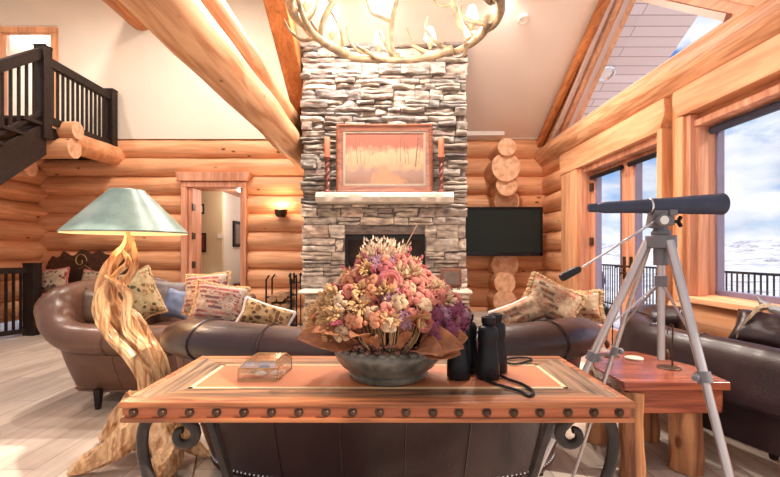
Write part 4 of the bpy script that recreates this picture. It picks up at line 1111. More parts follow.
# ================================================================ FLOWER ARRANGEMENT
BC = V((0.0, 1.385, TT + .001))
bw = thing('flower_bowl', 'wide bronze green pottery bowl holding the dried flowers', 'bowl', BC)
w = MB(); w.lathe(BC, [(.098, 0), (.120, .004), (.124, .014), (.118, .020), (.145, .040), (.162, .062), (.168, .080), (.166, .092), (.160, .098), (.150, .092), (.14, .07), (.09, .03)], 48)
obj('vessel', w, M['bowl'], bw)
w = MB()
for i in range(34):
    a = 2 * PI * i / 34; w.ball(BC + V((.157 * math.cos(a), .157 * math.sin(a), .097)), .014, 1, (1.1, 1.1, .8))
obj('beaded_rim', w, M['bowl'], bw)
fa = thing('dried_flower_arrangement', 'large domed bouquet of dried pink, cream and purple flowers in the bowl', 'flower arrangement', BC + V((0, 0, .06)))
def fmat(name, col, var=.3): return plain(name, col, .85, var=var, scale=40)
FM = {'peach': fmat('peach_bloom', (.64, .26, .14)), 'rose': fmat('rose_bloom', (.50, .13, .13)), 'cream': fmat('cream_bloom', (.64, .43, .27)), 'gold': fmat('gold_seedhead', (.60, .36, .17)),
      'purple': fmat('purple_hydrangea', (.26, .06, .12)), 'mag': fmat('magenta_sprig', (.40, .07, .12)), 'plume': fmat('pale_plume', (.78, .58, .42)), 'stem': fmat('dry_stem', (.60, .38, .20)),
      'leaf': fmat('brown_leaf', (.36, .135, .06)), 'moss': fmat('brown_moss', (.28, .12, .09)), 'salm': fmat('salmon_bloom', (.58, .20, .15)), 'lil': fmat('lilac_bloom', (.40, .20, .26))}
def head_mesh(kind, seed):
    r = random.Random(seed); w = MB()
    if kind == 'bud':        # rounded poppy-like buds with petals
        for i in range(13):
            d = V((r.gauss(0, 1), r.gauss(0, 1), abs(r.gauss(0, 1)) + .3)).normalized(); c = d * .026
            q = d.to_track_quat('Z', 'Y').to_matrix()
            w.lathe(c, [(.002, -.014), (.009, -.006), (.0115, .002), (.009, .009), (.004, .011)], 7, q, fn=lambda k, z: 1 + .14 * (k % 2))
    elif kind == 'floret':   # hydrangea: many four-petal florets
        for i in range(34):
            d = V((r.gauss(0, 1), r.gauss(0, 1), r.gauss(0, 1) + .4)).normalized(); q = d.to_track_quat('Z', 'Y').to_matrix(); a0 = r.random() * 3
            for k in range(4):
                a = a0 + k * PI / 2; c = d * .034
                P4 = [c, c + q @ V((math.cos(a - .5) * .008, math.sin(a - .5) * .008, .002)), c + q @ V((math.cos(a) * .013, math.sin(a) * .013, .004)), c + q @ V((math.cos(a + .5) * .008, math.sin(a + .5) * .008, .002))]
                w._f([w.bm.verts.new(p) for p in P4])
        w.ball(V((0, 0, 0)), .027, 2)
    elif kind == 'seed':     # bunch of narrow seedheads
        for i in range(26):
            d = V((r.gauss(0, .55), r.gauss(0, .55), 1)).normalized(); L_ = r.uniform(.028, .05); q = d.to_track_quat('Z', 'Y').to_matrix()
            w.lathe(d * .008, [(.001, 0), (.001, L_ * .4), (.0055, L_ * .55), (.0062, L_ * .8), (.001, L_ + .006)], 6, q)
    elif kind == 'rose':
        for s_ in range(3):
            for k in range(6):
                a = k * 1.05 + s_ * .5; rr = .012 + .012 * s_; h = .024 - .006 * s_
                def g(u, v, a=a, rr=rr, h=h):
                    aa = a + (u - .5) * 1.3; rad = rr * (.45 + .75 * v); return V((math.cos(aa) * rad, math.sin(aa) * rad, -.012 + h * v * 1.5 - .010 * v * v * v * (1 + s_ * .5)))
                w.grid(g, 4, 3)
    elif kind == 'plume':
        for i in range(42):
            a = r.gauss(0, .45); b_ = r.gauss(0, .35); h = r.uniform(.03, .085); d = V((math.sin(a), math.sin(b_), 1)).normalized()
            s0 = d * (h * .3); s1 = d * h; sd = V((math.cos(i), math.sin(i), 0)) * .0045
            w._f([w.bm.verts.new(p) for p in (s0, (s0 + s1) / 2 + sd, s1, (s0 + s1) / 2 - sd)])
            w._f([w.bm.verts.new(p) for p in (s1, s1 + sd * 1.3 + V((0, 0, .004)), s1 + V((sd.x * .5, sd.y, .016)), s1 - sd)])
    elif kind == 'sprig':
        for i in range(40):
            a = r.random() * 6.28; h = r.uniform(0, .07); rr = .012 * (1 - h / .09)
            w.ball(V((math.cos(a) * rr, math.sin(a) * rr, h)), .0042, 0)
    bmesh.ops.recalc_face_normals(w.bm, faces=w.bm.faces)
    me = bpy.data.meshes.new('bloom'); w.bm.to_mesh(me); w.bm.free(); smooth(me, 35)
    return me
FMesh = {}
def bloom(kind, mat, pos, direction, s=1.0):
    key = (kind, mat, R.randrange(2))
    if key not in FMesh:
        me = head_mesh(kind, hash((len(kind), len(mat), key[2])) % 999); me.materials.append(FM[mat]); FMesh[key] = me
    o = bpy.data.objects.new({'bud': 'bud_cluster', 'floret': 'hydrangea_head', 'seed': 'seedhead_bunch', 'rose': 'rose_head', 'plume': 'feathery_plume', 'sprig': 'berry_sprig'}[kind], FMesh[key])
    COL.objects.link(o); o.parent = fa
    q = V(direction).normalized().to_track_quat('Z', 'Y'); q = q @ Euler((0, 0, R.random() * 6)).to_quaternion()
    o.location = V(pos) - fa.location; o.rotation_euler = q.to_euler(); o.scale = (s, s, s)
    return o
DC = V((0, 1.385, .955)); DR = V((.222, .20, .185))
# regions chosen by direction over the dome
N_ = 340
for i in range(N_):
    z = 1 - (i + .5) / N_ * 1.28; rr = math.sqrt(max(0, 1 - z * z)); a = i * 2.39996
    d = V((rr * math.cos(a), rr * math.sin(a), z))
    shp = 1 - .10 * max(0, z) * rr * 2
    if d.y > .55 and z < .6: continue
    if z < -.02 and abs(d.x) < .52 and d.y < 0: continue
    p = DC + V((d.x * DR.x * shp, d.y * DR.y * shp, d.z * DR.z * (1 + .0 * z)))
    if z > .0: p.x *= 1 - .52 * z ** 1.2; p.y = 1.385 + (p.y - 1.385) * (1 - .4 * z ** 1.2)
    x = d.x
    if z > .93: k, m_ = 'plume', 'plume'
    elif x > .55 and z < .18: k, m_ = ('floret', 'purple') if R.random() < .75 else ('floret', 'lil')
    elif x < -.62 and z < .25: k, m_ = 'seed', 'gold'
    elif x > .15 and z > .15: k, m_ = R.choice([('seed', 'cream'), ('bud', 'cream'), ('bud', 'salm'), ('bud', 'salm'), ('sprig', 'rose'), ('floret', 'salm')])
    elif z > .55: k, m_ = R.choice([('bud', 'rose'), ('bud', 'peach'), ('floret', 'lil'), ('sprig', 'mag'), ('seed', 'gold'), ('floret', 'salm')])
    elif x < -.25: k, m_ = R.choice([('bud', 'salm'), ('seed', 'gold'), ('bud', 'cream'), ('bud', 'peach'), ('sprig', 'mag'), ('bud', 'cream')])
    elif z < .0: k, m_ = R.choice([('rose', 'peach'), ('bud', 'peach'), ('rose', 'salm'), ('bud', 'cream')])
    else: k, m_ = R.choice([('bud', 'peach'), ('bud', 'cream'), ('rose', 'salm'), ('seed', 'gold'), ('bud', 'salm'), ('floret', 'lil')])
    if k == 'plume': continue
    bloom(k, m_, p + V((R.uniform(-.012, .012), R.uniform(-.012, .012), R.uniform(-.012, .012))), d, R.uniform(.60, .84))
for i in range(4):
    a = (i - 1.5) * .2; bloom('plume', 'plume', (a * .10 - .005, 1.37 + R.uniform(-.02, .02), 1.11 + R.uniform(-.005, .01)), (math.sin(a), R.uniform(-.2, .2), 1), R.uniform(.8, 1.05))
bloom('rose', 'rose', (.005, 1.235, 1.07), (0, -1, .4), .9)
# core that the stems are pushed into, stems
w = MB(); w.ball(V((0, 1.395, .985)), .145, 3, (1, .95, .85)); obj('moss', w, FM['moss'], fa)
w = MB()
for i in range(70):
    a = -PI / 2 + R.uniform(-1.1, 1.1); x = R.uniform(-.09, .09)
    yy = R.uniform(-.02, .05); w.tube([(x * .5, 1.385 - .10 + yy, TT + .085), (x * .9 + R.uniform(-.01, .01), 1.385 - .145 + yy, TT + .14), (x * 1.3, 1.385 - .165 + yy, TT + .225)], .0015, 5)
tag(obj('stems', w, FM['stem'], fa), kind='stuff')
w = MB()
for i in range(420):
    a = R.random() * 6.28; r_ = .08 + .075 * R.random() ** .5
    w.ball(BC + V((r_ * math.cos(a), r_ * math.sin(a), .095 + R.uniform(-.01, .035))), R.uniform(.005, .011), 0, (1, 1, .8))
tag(obj('pod_filler', w, FM['moss'], fa), kind='stuff')
def leaf(p0, d, L_, wd, curl, twist, mat='leaf'):
    d = V(d).normalized(); sd = d.cross(V((0, 0, 1))).normalized(); sd = (Matrix.Rotation(twist, 3, d) @ sd); up = sd.cross(d)
    def g(u, v):
        x = (v - .5) * 2; half = wd * math.sin(PI * min(1, u * .97 + .02)) ** .7 * (1 - .2 * u)
        return V(p0) + d * (L_ * u) + sd * (x * half) + up * (curl * L_ * (u * (1 - u) * 1.2 - u * u * .5) + abs(x) ** 1.7 * half * .45 + .006 * noise.noise(V((u * 6, x * 3, L_ * 50))))
    w = MB(); w.grid(g, 14, 8); o = obj('leaf', w, FM[mat], fa, ang=60, solid=.0012); return o
z0 = TT + .12
for p0, d, L_, wd, cu, tw in [((-.10, 1.27, z0), (-1, -.35, .30), .16, .055, .3, -.9), ((-.09, 1.26, z0 + .01), (-.8, -.6, .5), .14, .045, .4, -.6), ((-.06, 1.24, z0 + .01), (-.3, -1, .55), .12, .035, .3, -.2),
                             ((-.11, 1.28, z0 + .02), (-1, -.1, .55), .13, .05, -.3, -1.2), ((.09, 1.25, z0), (.75, -.6, .2), .13, .05, .4, .9), ((.10, 1.27, z0), (1, -.35, .30), .13, .055, .3, 1.1),
                             ((.10, 1.29, z0 + .03), (1, -.05, .6), .13, .055, -.3, 1.0), ((.06, 1.235, z0 + .03), (.3, -.8, .9), .13, .045, .4, .4), ((.08, 1.24, z0 - .01), (.5, -1, .25), .12, .042, .3, .5), ((.10, 1.27, z0 - .01), (1, -.5, .02), .11, .045, .2, .9),
                             ((-.03, 1.23, z0), (-.1, -1, .7), .10, .018, .2, .3), ((.03, 1.23, z0), (.4, -1, .9), .11, .016, .2, -.4)]:
    leaf(p0, d, L_, wd, cu, tw)
w = MB(); w.tube([V(p) for p in cr([(.03, 1.35, 1.12), (.06, 1.34, 1.18), (.09, 1.33, 1.235)], 4)], .0015, 5); obj('stalk', w, FM['stem'], fa)

# ================================================================ DRIFTWOOD LAMP
lm = thing('floor_lamp', 'tall twisted driftwood floor lamp with a verdigris cone shade', 'lamp', (-1.42, 2.5, 0))
def strand(name, pts, rads, rg=.22, tw=.35, n=26, seed=0, w=None):
    P4 = cr([(*p, r) for p, r in zip(pts, rads)], 9)
    own = w is None
    if own: w = MB()
    def fn(i, a): return 1 + rg * (.5 * math.sin(5 * a + i * tw * .5 + seed) * .5 + .6 * noise.noise(V((math.cos(a + i * tw * .14) * 2.2, math.sin(a + i * tw * .14) * 2.2, i * .05 + seed))) + .25 * math.sin(11 * a + i * tw + seed))
    w.tube([p[:3] for p in P4], [p[3] for p in P4], n, True, fn)
    return w
def a3(x, y, Y): return tuple(at(x, y, Y))
w = MB()
strand('', [a3(130, 236, 2.50), a3(127, 246, 2.49), a3(117, 257, 2.46), a3(108, 270, 2.44), a3(104, 288, 2.42), a3(108, 308, 2.42), a3(120, 328, 2.44), a3(138, 350, 2.46), a3(152, 372, 2.48), a3(154, 395, 2.5), a3(148, 420, 2.5), a3(142, 442, 2.5)],
       [.024, .026, .030, .034, .040, .050, .054, .052, .052, .066, .10, .12], seed=1, rg=.34, w=w)
strand('', [a3(131, 240, 2.50), a3(134, 254, 2.50), a3(133, 270, 2.52), a3(124, 282, 2.50), a3(112, 292, 2.46), a3(116, 306, 2.48), a3(134, 320, 2.48), a3(148, 340, 2.50), a3(160, 362, 2.50), a3(163, 384, 2.52), a3(158, 410, 2.52)],
       [.012, .018, .020, .022, .026, .036, .038, .036, .038, .036, .045], seed=5, tw=-.5, rg=.38, w=w)
strand('', [a3(109, 280, 2.40), a3(100, 296, 2.37), a3(101, 316, 2.37), a3(112, 336, 2.38), a3(130, 354, 2.40), a3(144, 376, 2.42), a3(148, 400, 2.44)], [.014, .028, .034, .032, .034, .040, .045], seed=9, rg=.4, w=w)
strand('', [a3(106, 276, 2.40), a3(118, 284, 2.38), a3(128, 296, 2.38), a3(126, 312, 2.38), a3(128, 330, 2.40), a3(142, 346, 2.42), a3(150, 362, 2.44)], [.010, .018, .022, .026, .030, .028, .02], seed=14, rg=.4, w=w)
strand('', [a3(122, 250, 2.46), a3(128, 262, 2.45), a3(118, 272, 2.44), a3(108, 284, 2.40)], [.010, .014, .016, .014], seed=19, rg=.4, w=w)
for (x, y, q) in () and ((104, 292, .040), (124, 318, .032), (146, 352, .034), (112, 300, .03)): w.ball(V(a3(x, y, 2.40)), q, 2, (1, .8, 1.2))
obj('trunk', w, M['drift'], lm, ang=60)
roots = [([a3(146, 412, 2.44), a3(130, 432, 2.34), a3(112, 450, 2.30), (-1.58, 2.27, .045), (-1.64, 2.25, .012)], [.09, .075, .060, .038, .008]),
         ([a3(140, 400, 2.52), a3(122, 418, 2.50), a3(114, 432, 2.50), (-1.62, 2.56, .06), (-1.74, 2.66, .03)], [.08, .065, .06, .045, .01]),
         ([a3(152, 410, 2.44), a3(162, 430, 2.34), a3(168, 455, 2.26), (-1.14, 2.14, .05), (-1.12, 2.06, .02)], [.09, .08, .070, .055, .02]),
         ([a3(156, 405, 2.52), a3(174, 425, 2.48), a3(182, 440, 2.44), (-1.05, 2.46, .04), (-.98, 2.44, .02)], [.075, .06, .045, .03, .01]),
         ([a3(148, 420, 2.52), (-1.38, 2.66, .15), (-1.38, 2.78, .06), (-1.36, 2.86, .02)], [.09, .08, .05, .015])]
for i, (p, r) in enumerate(roots): obj('root', strand('', p, r, seed=20 + i * 3, rg=.3), M['drift'], lm, ang=60)
# knot bump on the trunk
SC = V(((127 - 388) * 2.5 / F, 2.5, 0)); zb_, zt_ = 1.258, 1.502
w = MB(); w.mi = 0
w.lathe(SC, [(.318, zb_ - .004), (.320, zb_ + .004), (.314, zb_ + .010), (.092, zt_ - .004), (.090, zt_)], 64, cap=False)
o = obj('lamp_shade', w, [M['shade'], M['shade_in']], lm, ang=30, fix=True)
so = o.modifiers.new('thick', 'SOLIDIFY'); so.thickness = .004; so.offset = -1; so.material_offset = 1; so.material_offset_rim = 0
w = MB(); w.cyl((SC.x + .01, 2.5, 1.20), (SC.x, 2.5, 1.36), .012); w.lathe((SC.x, 2.5, 1.30), [(.02, 0), (.022, .05), (.014, .06)], 16)
obj('socket', w, M['brass'], lm)
w = MB(); w.cyl((SC.x, 2.5, 1.36), (SC.x, 2.5, 1.465), .004, n=8)
for a in range(3): w.cyl((SC.x, 2.5, 1.46), (SC.x + .12 * math.cos(a * 2.09), 2.5 + .12 * math.sin(a * 2.09), 1.482), .0025, n=6)
obj('shade_harp', w, M['brass'], lm)
obj('bulb', MB().ball(V((SC.x, 2.5, 1.40)), .03, 2, (1, 1, 1.2)), M['shade_lit'], lm)
light('POINT', (SC.x, 2.5, 1.33), 9, (1, .72, .42), lm, .04)
w = MB(); w.tube([V(p) for p in cr([(-1.08, 2.5, .03), (-1.0, 2.25, .006), (-.98, 2.15, .005), (-1.04, 2.02, .005), (-1.0, 1.9, .005)], 6)], .004, 6)
tag(obj('power_cord', w, M['twist'], None, (-1, 2.2, 0)), 'thin brown lamp cord lying on the floor beside the lamp roots', 'cord')

# ================================================================ END TABLE
et = thing('end_table', 'polished red slab end table on log legs beside the tripod', 'side table', (1.45, 2.5, 0))
poly = [(1.16, 2.47), (1.18, 2.20), (1.715, 2.20), (1.75, 2.52), (1.62, 2.88), (1.30, 2.88)]
TZ = .50
w = MB(); w.prism([(x, y, TZ - .045) for x, y in poly], (0, 0, .045)); obj('tabletop', w, M['etable'], et, bevel=.006)
cx = sum(p[0] for p in poly) / 6; cy = sum(p[1] for p in poly) / 6
w = MB(); q = [(cx + (x - cx) * .88, cy + (y - cy) * .88) for x, y in poly]
for i in range(6):
    a_, b_ = q[i], q[(i + 1) % 6]; w.bar((*a_, TZ - .105), (*b_, TZ - .105), .04, .12)
obj('apron', w, M['etable'], et, bevel=.004)
for (x, y, r) in ((1.245, 2.25, .055), (1.575, 2.33, .075), (1.60, 2.70, .052), (1.27, 2.68, .06)):
    w = MB(); pts = [(x + .006 * math.sin(k), y, k * (TZ - .06) / 8) for k in range(9)]
    w.tube(pts, [r * (1.08 - .012 * k + .04 * noise.noise(V((k * .7, x * 9, 0)))) for k in range(9)], 22, True, lambda i, a: 1 + .07 * noise.noise(V((math.cos(a) * 1.5, math.sin(a) * 1.5, i * .6)))); obj('leg', w, M['elegs'], et, ang=60)
def px_z(px, py, z): Y = (H - z) * F / (py - 252); return V(((px - 388) * Y / F, Y, z))
p = px_z(634, 359, TZ); p.z = TZ
tag(obj('coaster', MB().lathe(p, [(.048, 0), (.052, .002), (.052, .009), (.048, .011)], 28), M['slab'], None, p), 'round pale stone coaster on the red end table', 'coaster')
def table_stand(px, py, label, dx):
    p = px_z(px, py, TZ); p.z = TZ
    t = thing('iron_stand', label, 'ornament', p, 'iron ornaments on the end table')
    obj('base', MB().lathe(p, [(.058, 0), (.060, .003), (.056, .007), (.01, .010)], 28), M['bronze'], t)
    w = MB(); w.cyl(p + V((.025, .01, .006)), p + V((.028, .01, .24)), .0045, n=8); obj('rod', w, M['bronze'], t)
    w = MB(); w.tube([p + V((.028, .01, .23)), p + V((.01, 0, .25)), p + V((-.01, 0, .20)), p + V((-.012, 0, .10))], .0025, 6); w.lathe(p + V((-.012, 0, .045)), [(.003, 0), (.014, .014), (.017, .03), (.010, .05), (.004, .06)], 16); obj('pendant', w, M['bronze'], t)
table_stand(669, 368, 'iron ornament with hanging drop on the end table, nearer the chair arm', 0)
table_stand(609, 356, 'iron ornament with hanging drop at the sofa side of the end table', 0)

# ================================================================ TELESCOPE ON TRIPOD
TC = V((1.03, 1.66, 0))
tp = thing('tripod', 'silver camera tripod with pan handle standing by the end table', 'tripod', TC)
hub = V((1.03, 1.66, 1.20))
feet = [V((.53, 1.86, .008)), V((1.065, 1.20, .008)), V((.86, 2.10, .008))]
for k, f in enumerate(feet):
    d = V((f.x - hub.x, f.y - hub.y, 0)).normalized(); top = hub + d * .045 + V((0, 0, -.01)); dirv = (f - top)
    lg = MB(); r0 = .0155 if k != 2 else .010
    lg.tube([top, top + dirv * .40], r0, 12); LG = obj('leg', lg, M['alu'], tp)
    w = MB(); w.tube([top + dirv * .38, top + dirv * .68], r0 * .86, 12); w.tube([top + dirv * .66, f], r0 * .7, 12); obj('leg_extension', w, M['alu'], LG)
    w = MB()
    for u in (.385, .66):
        c_ = top + dirv * u; w.tube([c_ - dirv.normalized() * .018, c_ + dirv.normalized() * .018], r0 * 1.45, 12); s_ = dirv.normalized().cross(V((0, 1, 0))).normalized() * (1 if k == 1 else -1)
        w.ball(c_ + s_ * -.026, .014, 2); obj('clamp', w, M['grey'], LG); w = MB()
    w.tube([f, f + dirv.normalized() * -.03], r0 * 1.1, 12); obj('rubber_foot', w, M['grey'], LG)
w = MB(); w.tube([hub + V((0, 0, -.035)), hub + V((0, 0, .012))], .052, 20); w.tube([hub + V((0, 0, -.10)), hub + V((0, 0, -.035))], .026, 16); obj('collar', w, M['grey'], tp, bevel=.003)
obj('center_column', MB().cyl((1.03, 1.66, .745), (1.03, 1.66, 1.24), .0135, n=16), M['alu'], tp)
cl = V((1.03, 1.66, 1.04)); w = MB(); w.tube([cl + V((0, 0, -.02)), cl + V((0, 0, .02))], .022, 14); obj('brace_hub', w, M['grey'], tp)
for f in feet:
    d = V((f.x - hub.x, f.y - hub.y, 0)).normalized(); top = hub + d * .045; q_ = top + (f - top) * .30
    obj('brace', MB().bar(cl, q_, .010, .005), M['alu'], tp)
w = MB(); hz = 1.212
w.lathe((1.03, 1.66, hz), [(.032, 0), (.034, .012), (.026, .022), (.024, .034)], 22)
w.box((1.015, 1.66, hz + .065), (.052, .046, .075), Matrix.Rotation(.18, 3, 'Y')); w.box((1.05, 1.66, hz + .06), (.04, .036, .045))
w.box((1.03, 1.66, hz + .108), (.075, .045, .014)); w.box((1.06, 1.64, hz + .085), (.03, .02, .022))
w.lathe((1.012, 1.625, hz + .055), [(.024, 0), (.026, .006), (.022, .014), (.02, .014)], 22, Matrix.Rotation(PI / 2, 3, 'X'))
obj('pan_head', w, M['grey'], tp, bevel=.003)
obj('dial_cap', MB().lathe((1.012, 1.611, hz + .055), [(.016, 0), (.016, .002), (.012, .003)], 20, Matrix.Rotation(PI / 2, 3, 'X')), M['white'], tp)
w = MB()
for a in (0, 2.09, 4.19): w.bar((1.088, 1.65, hz + .052), (1.088 + .004, 1.65 + .02 * math.cos(a), hz + .052 + .022 * math.sin(a)), .010, .010)
w.cyl((1.06, 1.65, hz + .052), (1.09, 1.65, hz + .052), .006, n=10); obj('lock_knob', w, M['black'], tp)
h0 = V((1.0, 1.64, hz + .055)); h1 = at(583, 267, 1.60); h2 = at(561, 278, 1.585); h1b = at(580, 268.5, 1.598)
ph = obj('pan_handle', MB().cyl(h0, h1, .0042, n=10), M['alu'], tp)
w = MB(); w.tube([h1b, h1b.lerp(h2, .1), h1b.lerp(h2, .9), h2], [.009, .0135, .0155, .012], 16); obj('grip', w, M['rubber'], ph)
tsc = thing('spotting_scope', 'slate blue spotting scope mounted level on the silver tripod', 'telescope', (1.03, 1.66, 1.325))
s0, s1 = at(588.5, 208, 1.66), at(722, 204, 1.66); ax = (s1 - s0); q_ = ax.to_track_quat('Z', 'Y').to_matrix(); Ls = ax.length
w = MB(); w.lathe(s0, [(.010, .0), (.016, .002), (.017, .03), (.015, .034), (.0185, .045), (.022, .06), (.024, Ls * .30), (.027, Ls * .44), (.028, Ls * .455)], 32, q_); obj('eyepiece_tube', w, M['slate'], tsc)
w = MB(); w.lathe(s0, [(.0285, Ls * .455), (.031, Ls * .62), (.034, Ls * .74), (.0355, Ls * .76), (.039, Ls * .97), (.041, Ls * .985), (.041, Ls), (.036, Ls), (.035, Ls * .96), (.0, Ls * .955)], 36, q_); obj('barrel', w, M['slate'], tsc)
w = MB(); w.lathe(s0, [(.0293, Ls * .446), (.0300, Ls * .448), (.0300, Ls * .458), (.0293, Ls * .46)], 32, q_); obj('ring', w, M['chrome'], tsc)
obj('mount_foot', MB().box((1.03, 1.66, 1.331), (.05, .03, .012)), M['grey'], tsc, bevel=.002)

# ================================================================ ANTLER CHANDELIER
CC = V((.055, 3.2, 2.87)); CR_ = .70
ch = thing('antler_chandelier', 'large ring chandelier of pale antlers with small lit shades', 'chandelier', CC + V((0, 0, 1.0)))
WM[ch.name] = Matrix.Translation(ch.location)
def antler(pts, r0, r1, w, n=10):
    P4 = cr(pts, 7); k = len(P4)
    w.tube(P4, [r0 + (r1 - r0) * (i / (k - 1)) ** 1.3 for i in range(k)], n, True, lambda i, a: 1 + .12 * noise.noise(V((math.cos(a), math.sin(a), i * .5))))
rr = random.Random(23)
def ring_pt(a, r, z): return (CC.x + r * math.cos(a), CC.y + r * math.sin(a), CC.z + z)
for j in range(9):
    a0 = j * 2 * PI / 9 + .1; w = MB(); s_ = 1 if j % 2 == 0 else -1
    main = []
    for i in range(6):
        u = i / 5; a = a0 + u * 1.25; main.append(ring_pt(a, CR_ + .05 * s_ * math.sin(u * PI) + (.10 * (u - .8) if u > .8 else 0), .015 * s_ - .03 * math.sin(u * PI) + (.16 * (u - .75) * 4 * .6 if u > .75 else 0)))
    antler(main, .038, .014, w)
    for u, hh, bend in ((.25, .30, .10), (.62, .24, -.10)):
        a = a0 + u * 1.25; hh *= rr.uniform(.8, 1.2); da = rr.uniform(-.12, .2)
        antler([ring_pt(a, CR_, 0), ring_pt(a + .10, CR_ + bend * .9, hh * .18), ring_pt(a + .24 + da * .3, CR_ + bend * 1.3, hh * .55), ring_pt(a + .30 + da, CR_ + bend * .9, hh)], .022, .005, w, 8)
    if j % 3 == 0:
        a = a0 + .5; antler([ring_pt(a, CR_, -.01), ring_pt(a + .10, CR_ + .07, -.055), ring_pt(a + .25, CR_ + .12, -.03), ring_pt(a + .33, CR_ + .14, .03)], .018, .004, w, 8)
    obj('ring_antler', w, M['antler'], ch, ang=60)
for j in range(6):
    a = j * 2 * PI / 6 + .52 + (.0 if j != 0 else .0); w = MB()
    antler([ring_pt(a, CR_ - .01, .0), ring_pt(a + .06, CR_ - .07, .12), ring_pt(a + .02, CR_ * .72, .30), ring_pt(a - .15, CR_ * .42, .46), ring_pt(a - .3, CR_ * .12, .62)], .026, .016, w)
    antler([ring_pt(a + .04, CR_ * .80, .24), ring_pt(a + .18, CR_ * .86, .30), ring_pt(a + .36, CR_ * .84, .33), ring_pt(a + .5, CR_ * .74, .44)], .017, .005, w, 8)
    antler([ring_pt(a - .08, CR_ * .55, .40), ring_pt(a - .35, CR_ * .6, .40), ring_pt(a - .6, CR_ * .62, .50)], .015, .004, w, 8)
    obj('arm_antler', w, M['antler'], ch, ang=60)
light('POINT', CC + V((0, 0, .12)), 16, (1, .88, .76), ch, .2)  # added light at ring centre for the combined bulbs, lifts the ceiling
w = MB(); w.cyl(CC + V((0, 0, .58)), (CC.x, CC.y, rk(4.5) - (4.5 - CC.y) * .5 + .1), .012, n=10); w.lathe(CC + V((0, 0, .55)), [(.03, 0), (.06, .05), (.05, .12), (.02, .16)], 20); obj('stem', w, M['bronze'], ch)
spots = [(345, 38), (414, 38), (449, 30), (333, 22), (350, 29), (456, 10), (407, 0)]
angs = []
for i in range(9):
    a = math.radians(62 + i * 40); r_ = CR_ - .05
    p = V(ring_pt(a, r_, .06)); c = obj('candle_cup', MB().lathe(p, [(.010, -.04), (.022, -.01), (.024, 0), (.012, .005), (.012, .06), (.0, .06)], 16), M['antler'], ch)
    obj('lit_shade', MB().lathe(p + V((0, 0, .05)), [(.052, 0), (.045, .03), (.028, .09), (.024, .095)], 22, cap=False), M['shade_lit'], c, solid=.002)
    light('POINT', p + V((0, 0, -.02)), 1.6, (1, .86, .70), ch, .05)

# ================================================================ OUTSIDE
struct('floor_deck', MB().bbox(2.75, 5.2, -1, 14, -.25, -.10), M['snow'])
dr = thing('deck_railing', 'black metal balcony railing along the snowy deck outside', 'railing', (5.0, 8, -.1))
w = MB(); w.bbox(4.97, 5.03, 3.0, 13, .84, .872); w.bbox(4.98, 5.02, 3.0, 13, -.02, .01); obj('rail', w, M['black'], dr)
for y in (3.4, 5.3, 7.2, 9.1, 11.0, 12.9): obj('post', MB().bbox(4.97, 5.03, y - .03, y + .03, -.1, .9), M['black'], dr)
b0 = None
for i in range(84):
    y = 4.6 + i * .1
    if b0 is None: b0 = obj('baluster', MB().bbox(4.991, 5.009, y - .008, y + .008, 0, .85), M['black'], dr)
    else: c = b0.copy(); COL.objects.link(c); c.parent = dr; c.location = b0.location + V((0, i * .1, 0))
# roof overhang above the deck: boarded soffit
m, nt, b = new_mat('whitewashed_soffit'); L = nt.links; b.inputs['Roughness'].default_value = .7
tc = nt.nodes.new('ShaderNodeTexCoord'); br = nt.nodes.new('ShaderNodeTexBrick'); mp = nt.nodes.new('ShaderNodeMapping'); mp.inputs['Rotation'].default_value = (0, 0, 0)
L.new(tc.outputs['Object'], mp.inputs['Vector']); L.new(mp.outputs['Vector'], br.inputs['Vector']); br.inputs['Scale'].default_value = 1
br.inputs['Brick Width'].default_value = 3; br.inputs['Row Height'].default_value = .13; br.inputs['Mortar Size'].default_value = .006
br.inputs['Color1'].default_value = (.78, .72, .74, 1); br.inputs['Color2'].default_value = (.68, .60, .60, 1); br.inputs['Mortar'].default_value = (.35, .28, .30, 1)
L.new(br.outputs['Color'], b.inputs['Base Color']); M['soffit'] = m
w = MB(); w.prism([(XR + .28, YB + .8, rk(YB + .8) + .15), (XR + .28, 4.5, rk(4.5) + .15), (XR + .28, 4.5, rk(4.5) + .28), (XR + .28, YB + .8, rk(YB + .8) + .28)], (3.67 - XR - .28, 0, 0))
w.prism([(XR + .28, 4.5, rk(4.5) + .15), (XR + .28, 2.9, rk(4.5) - .8 + .15), (XR + .28, 2.9, rk(4.5) - .8 + .28), (XR + .28, 4.5, rk(4.5) + .28)], (3.67 - XR - .28, 0, 0))
struct('roof_overhang', w, M['soffit'])
ps = V((3.05, 6.0, 0)); ps.y = 0
# soffit light seen at (605,73): solve its depth on the soffit
tY = (6.40 + .15 - H) / (( 252 - 73) / F + .5); p = at(605, 73, tY)
fl = thing('soffit_light', 'round metal light fixture on the boarded soffit outside the gable window', 'light fixture', p)
obj('ring', MB().lathe(p, [(.13, -.01), (.13, .02), (.11, .03), (.09, .012)], 28, n_.to_track_quat('Z', 'Y').to_matrix()), M['chrome'], fl)
obj('lens', MB().lathe(p + n_ * .008, [(.09, 0), (.06, .012), (.01, .016)], 24, n_.to_track_quat('Z', 'Y').to_matrix()), M['white'], fl)
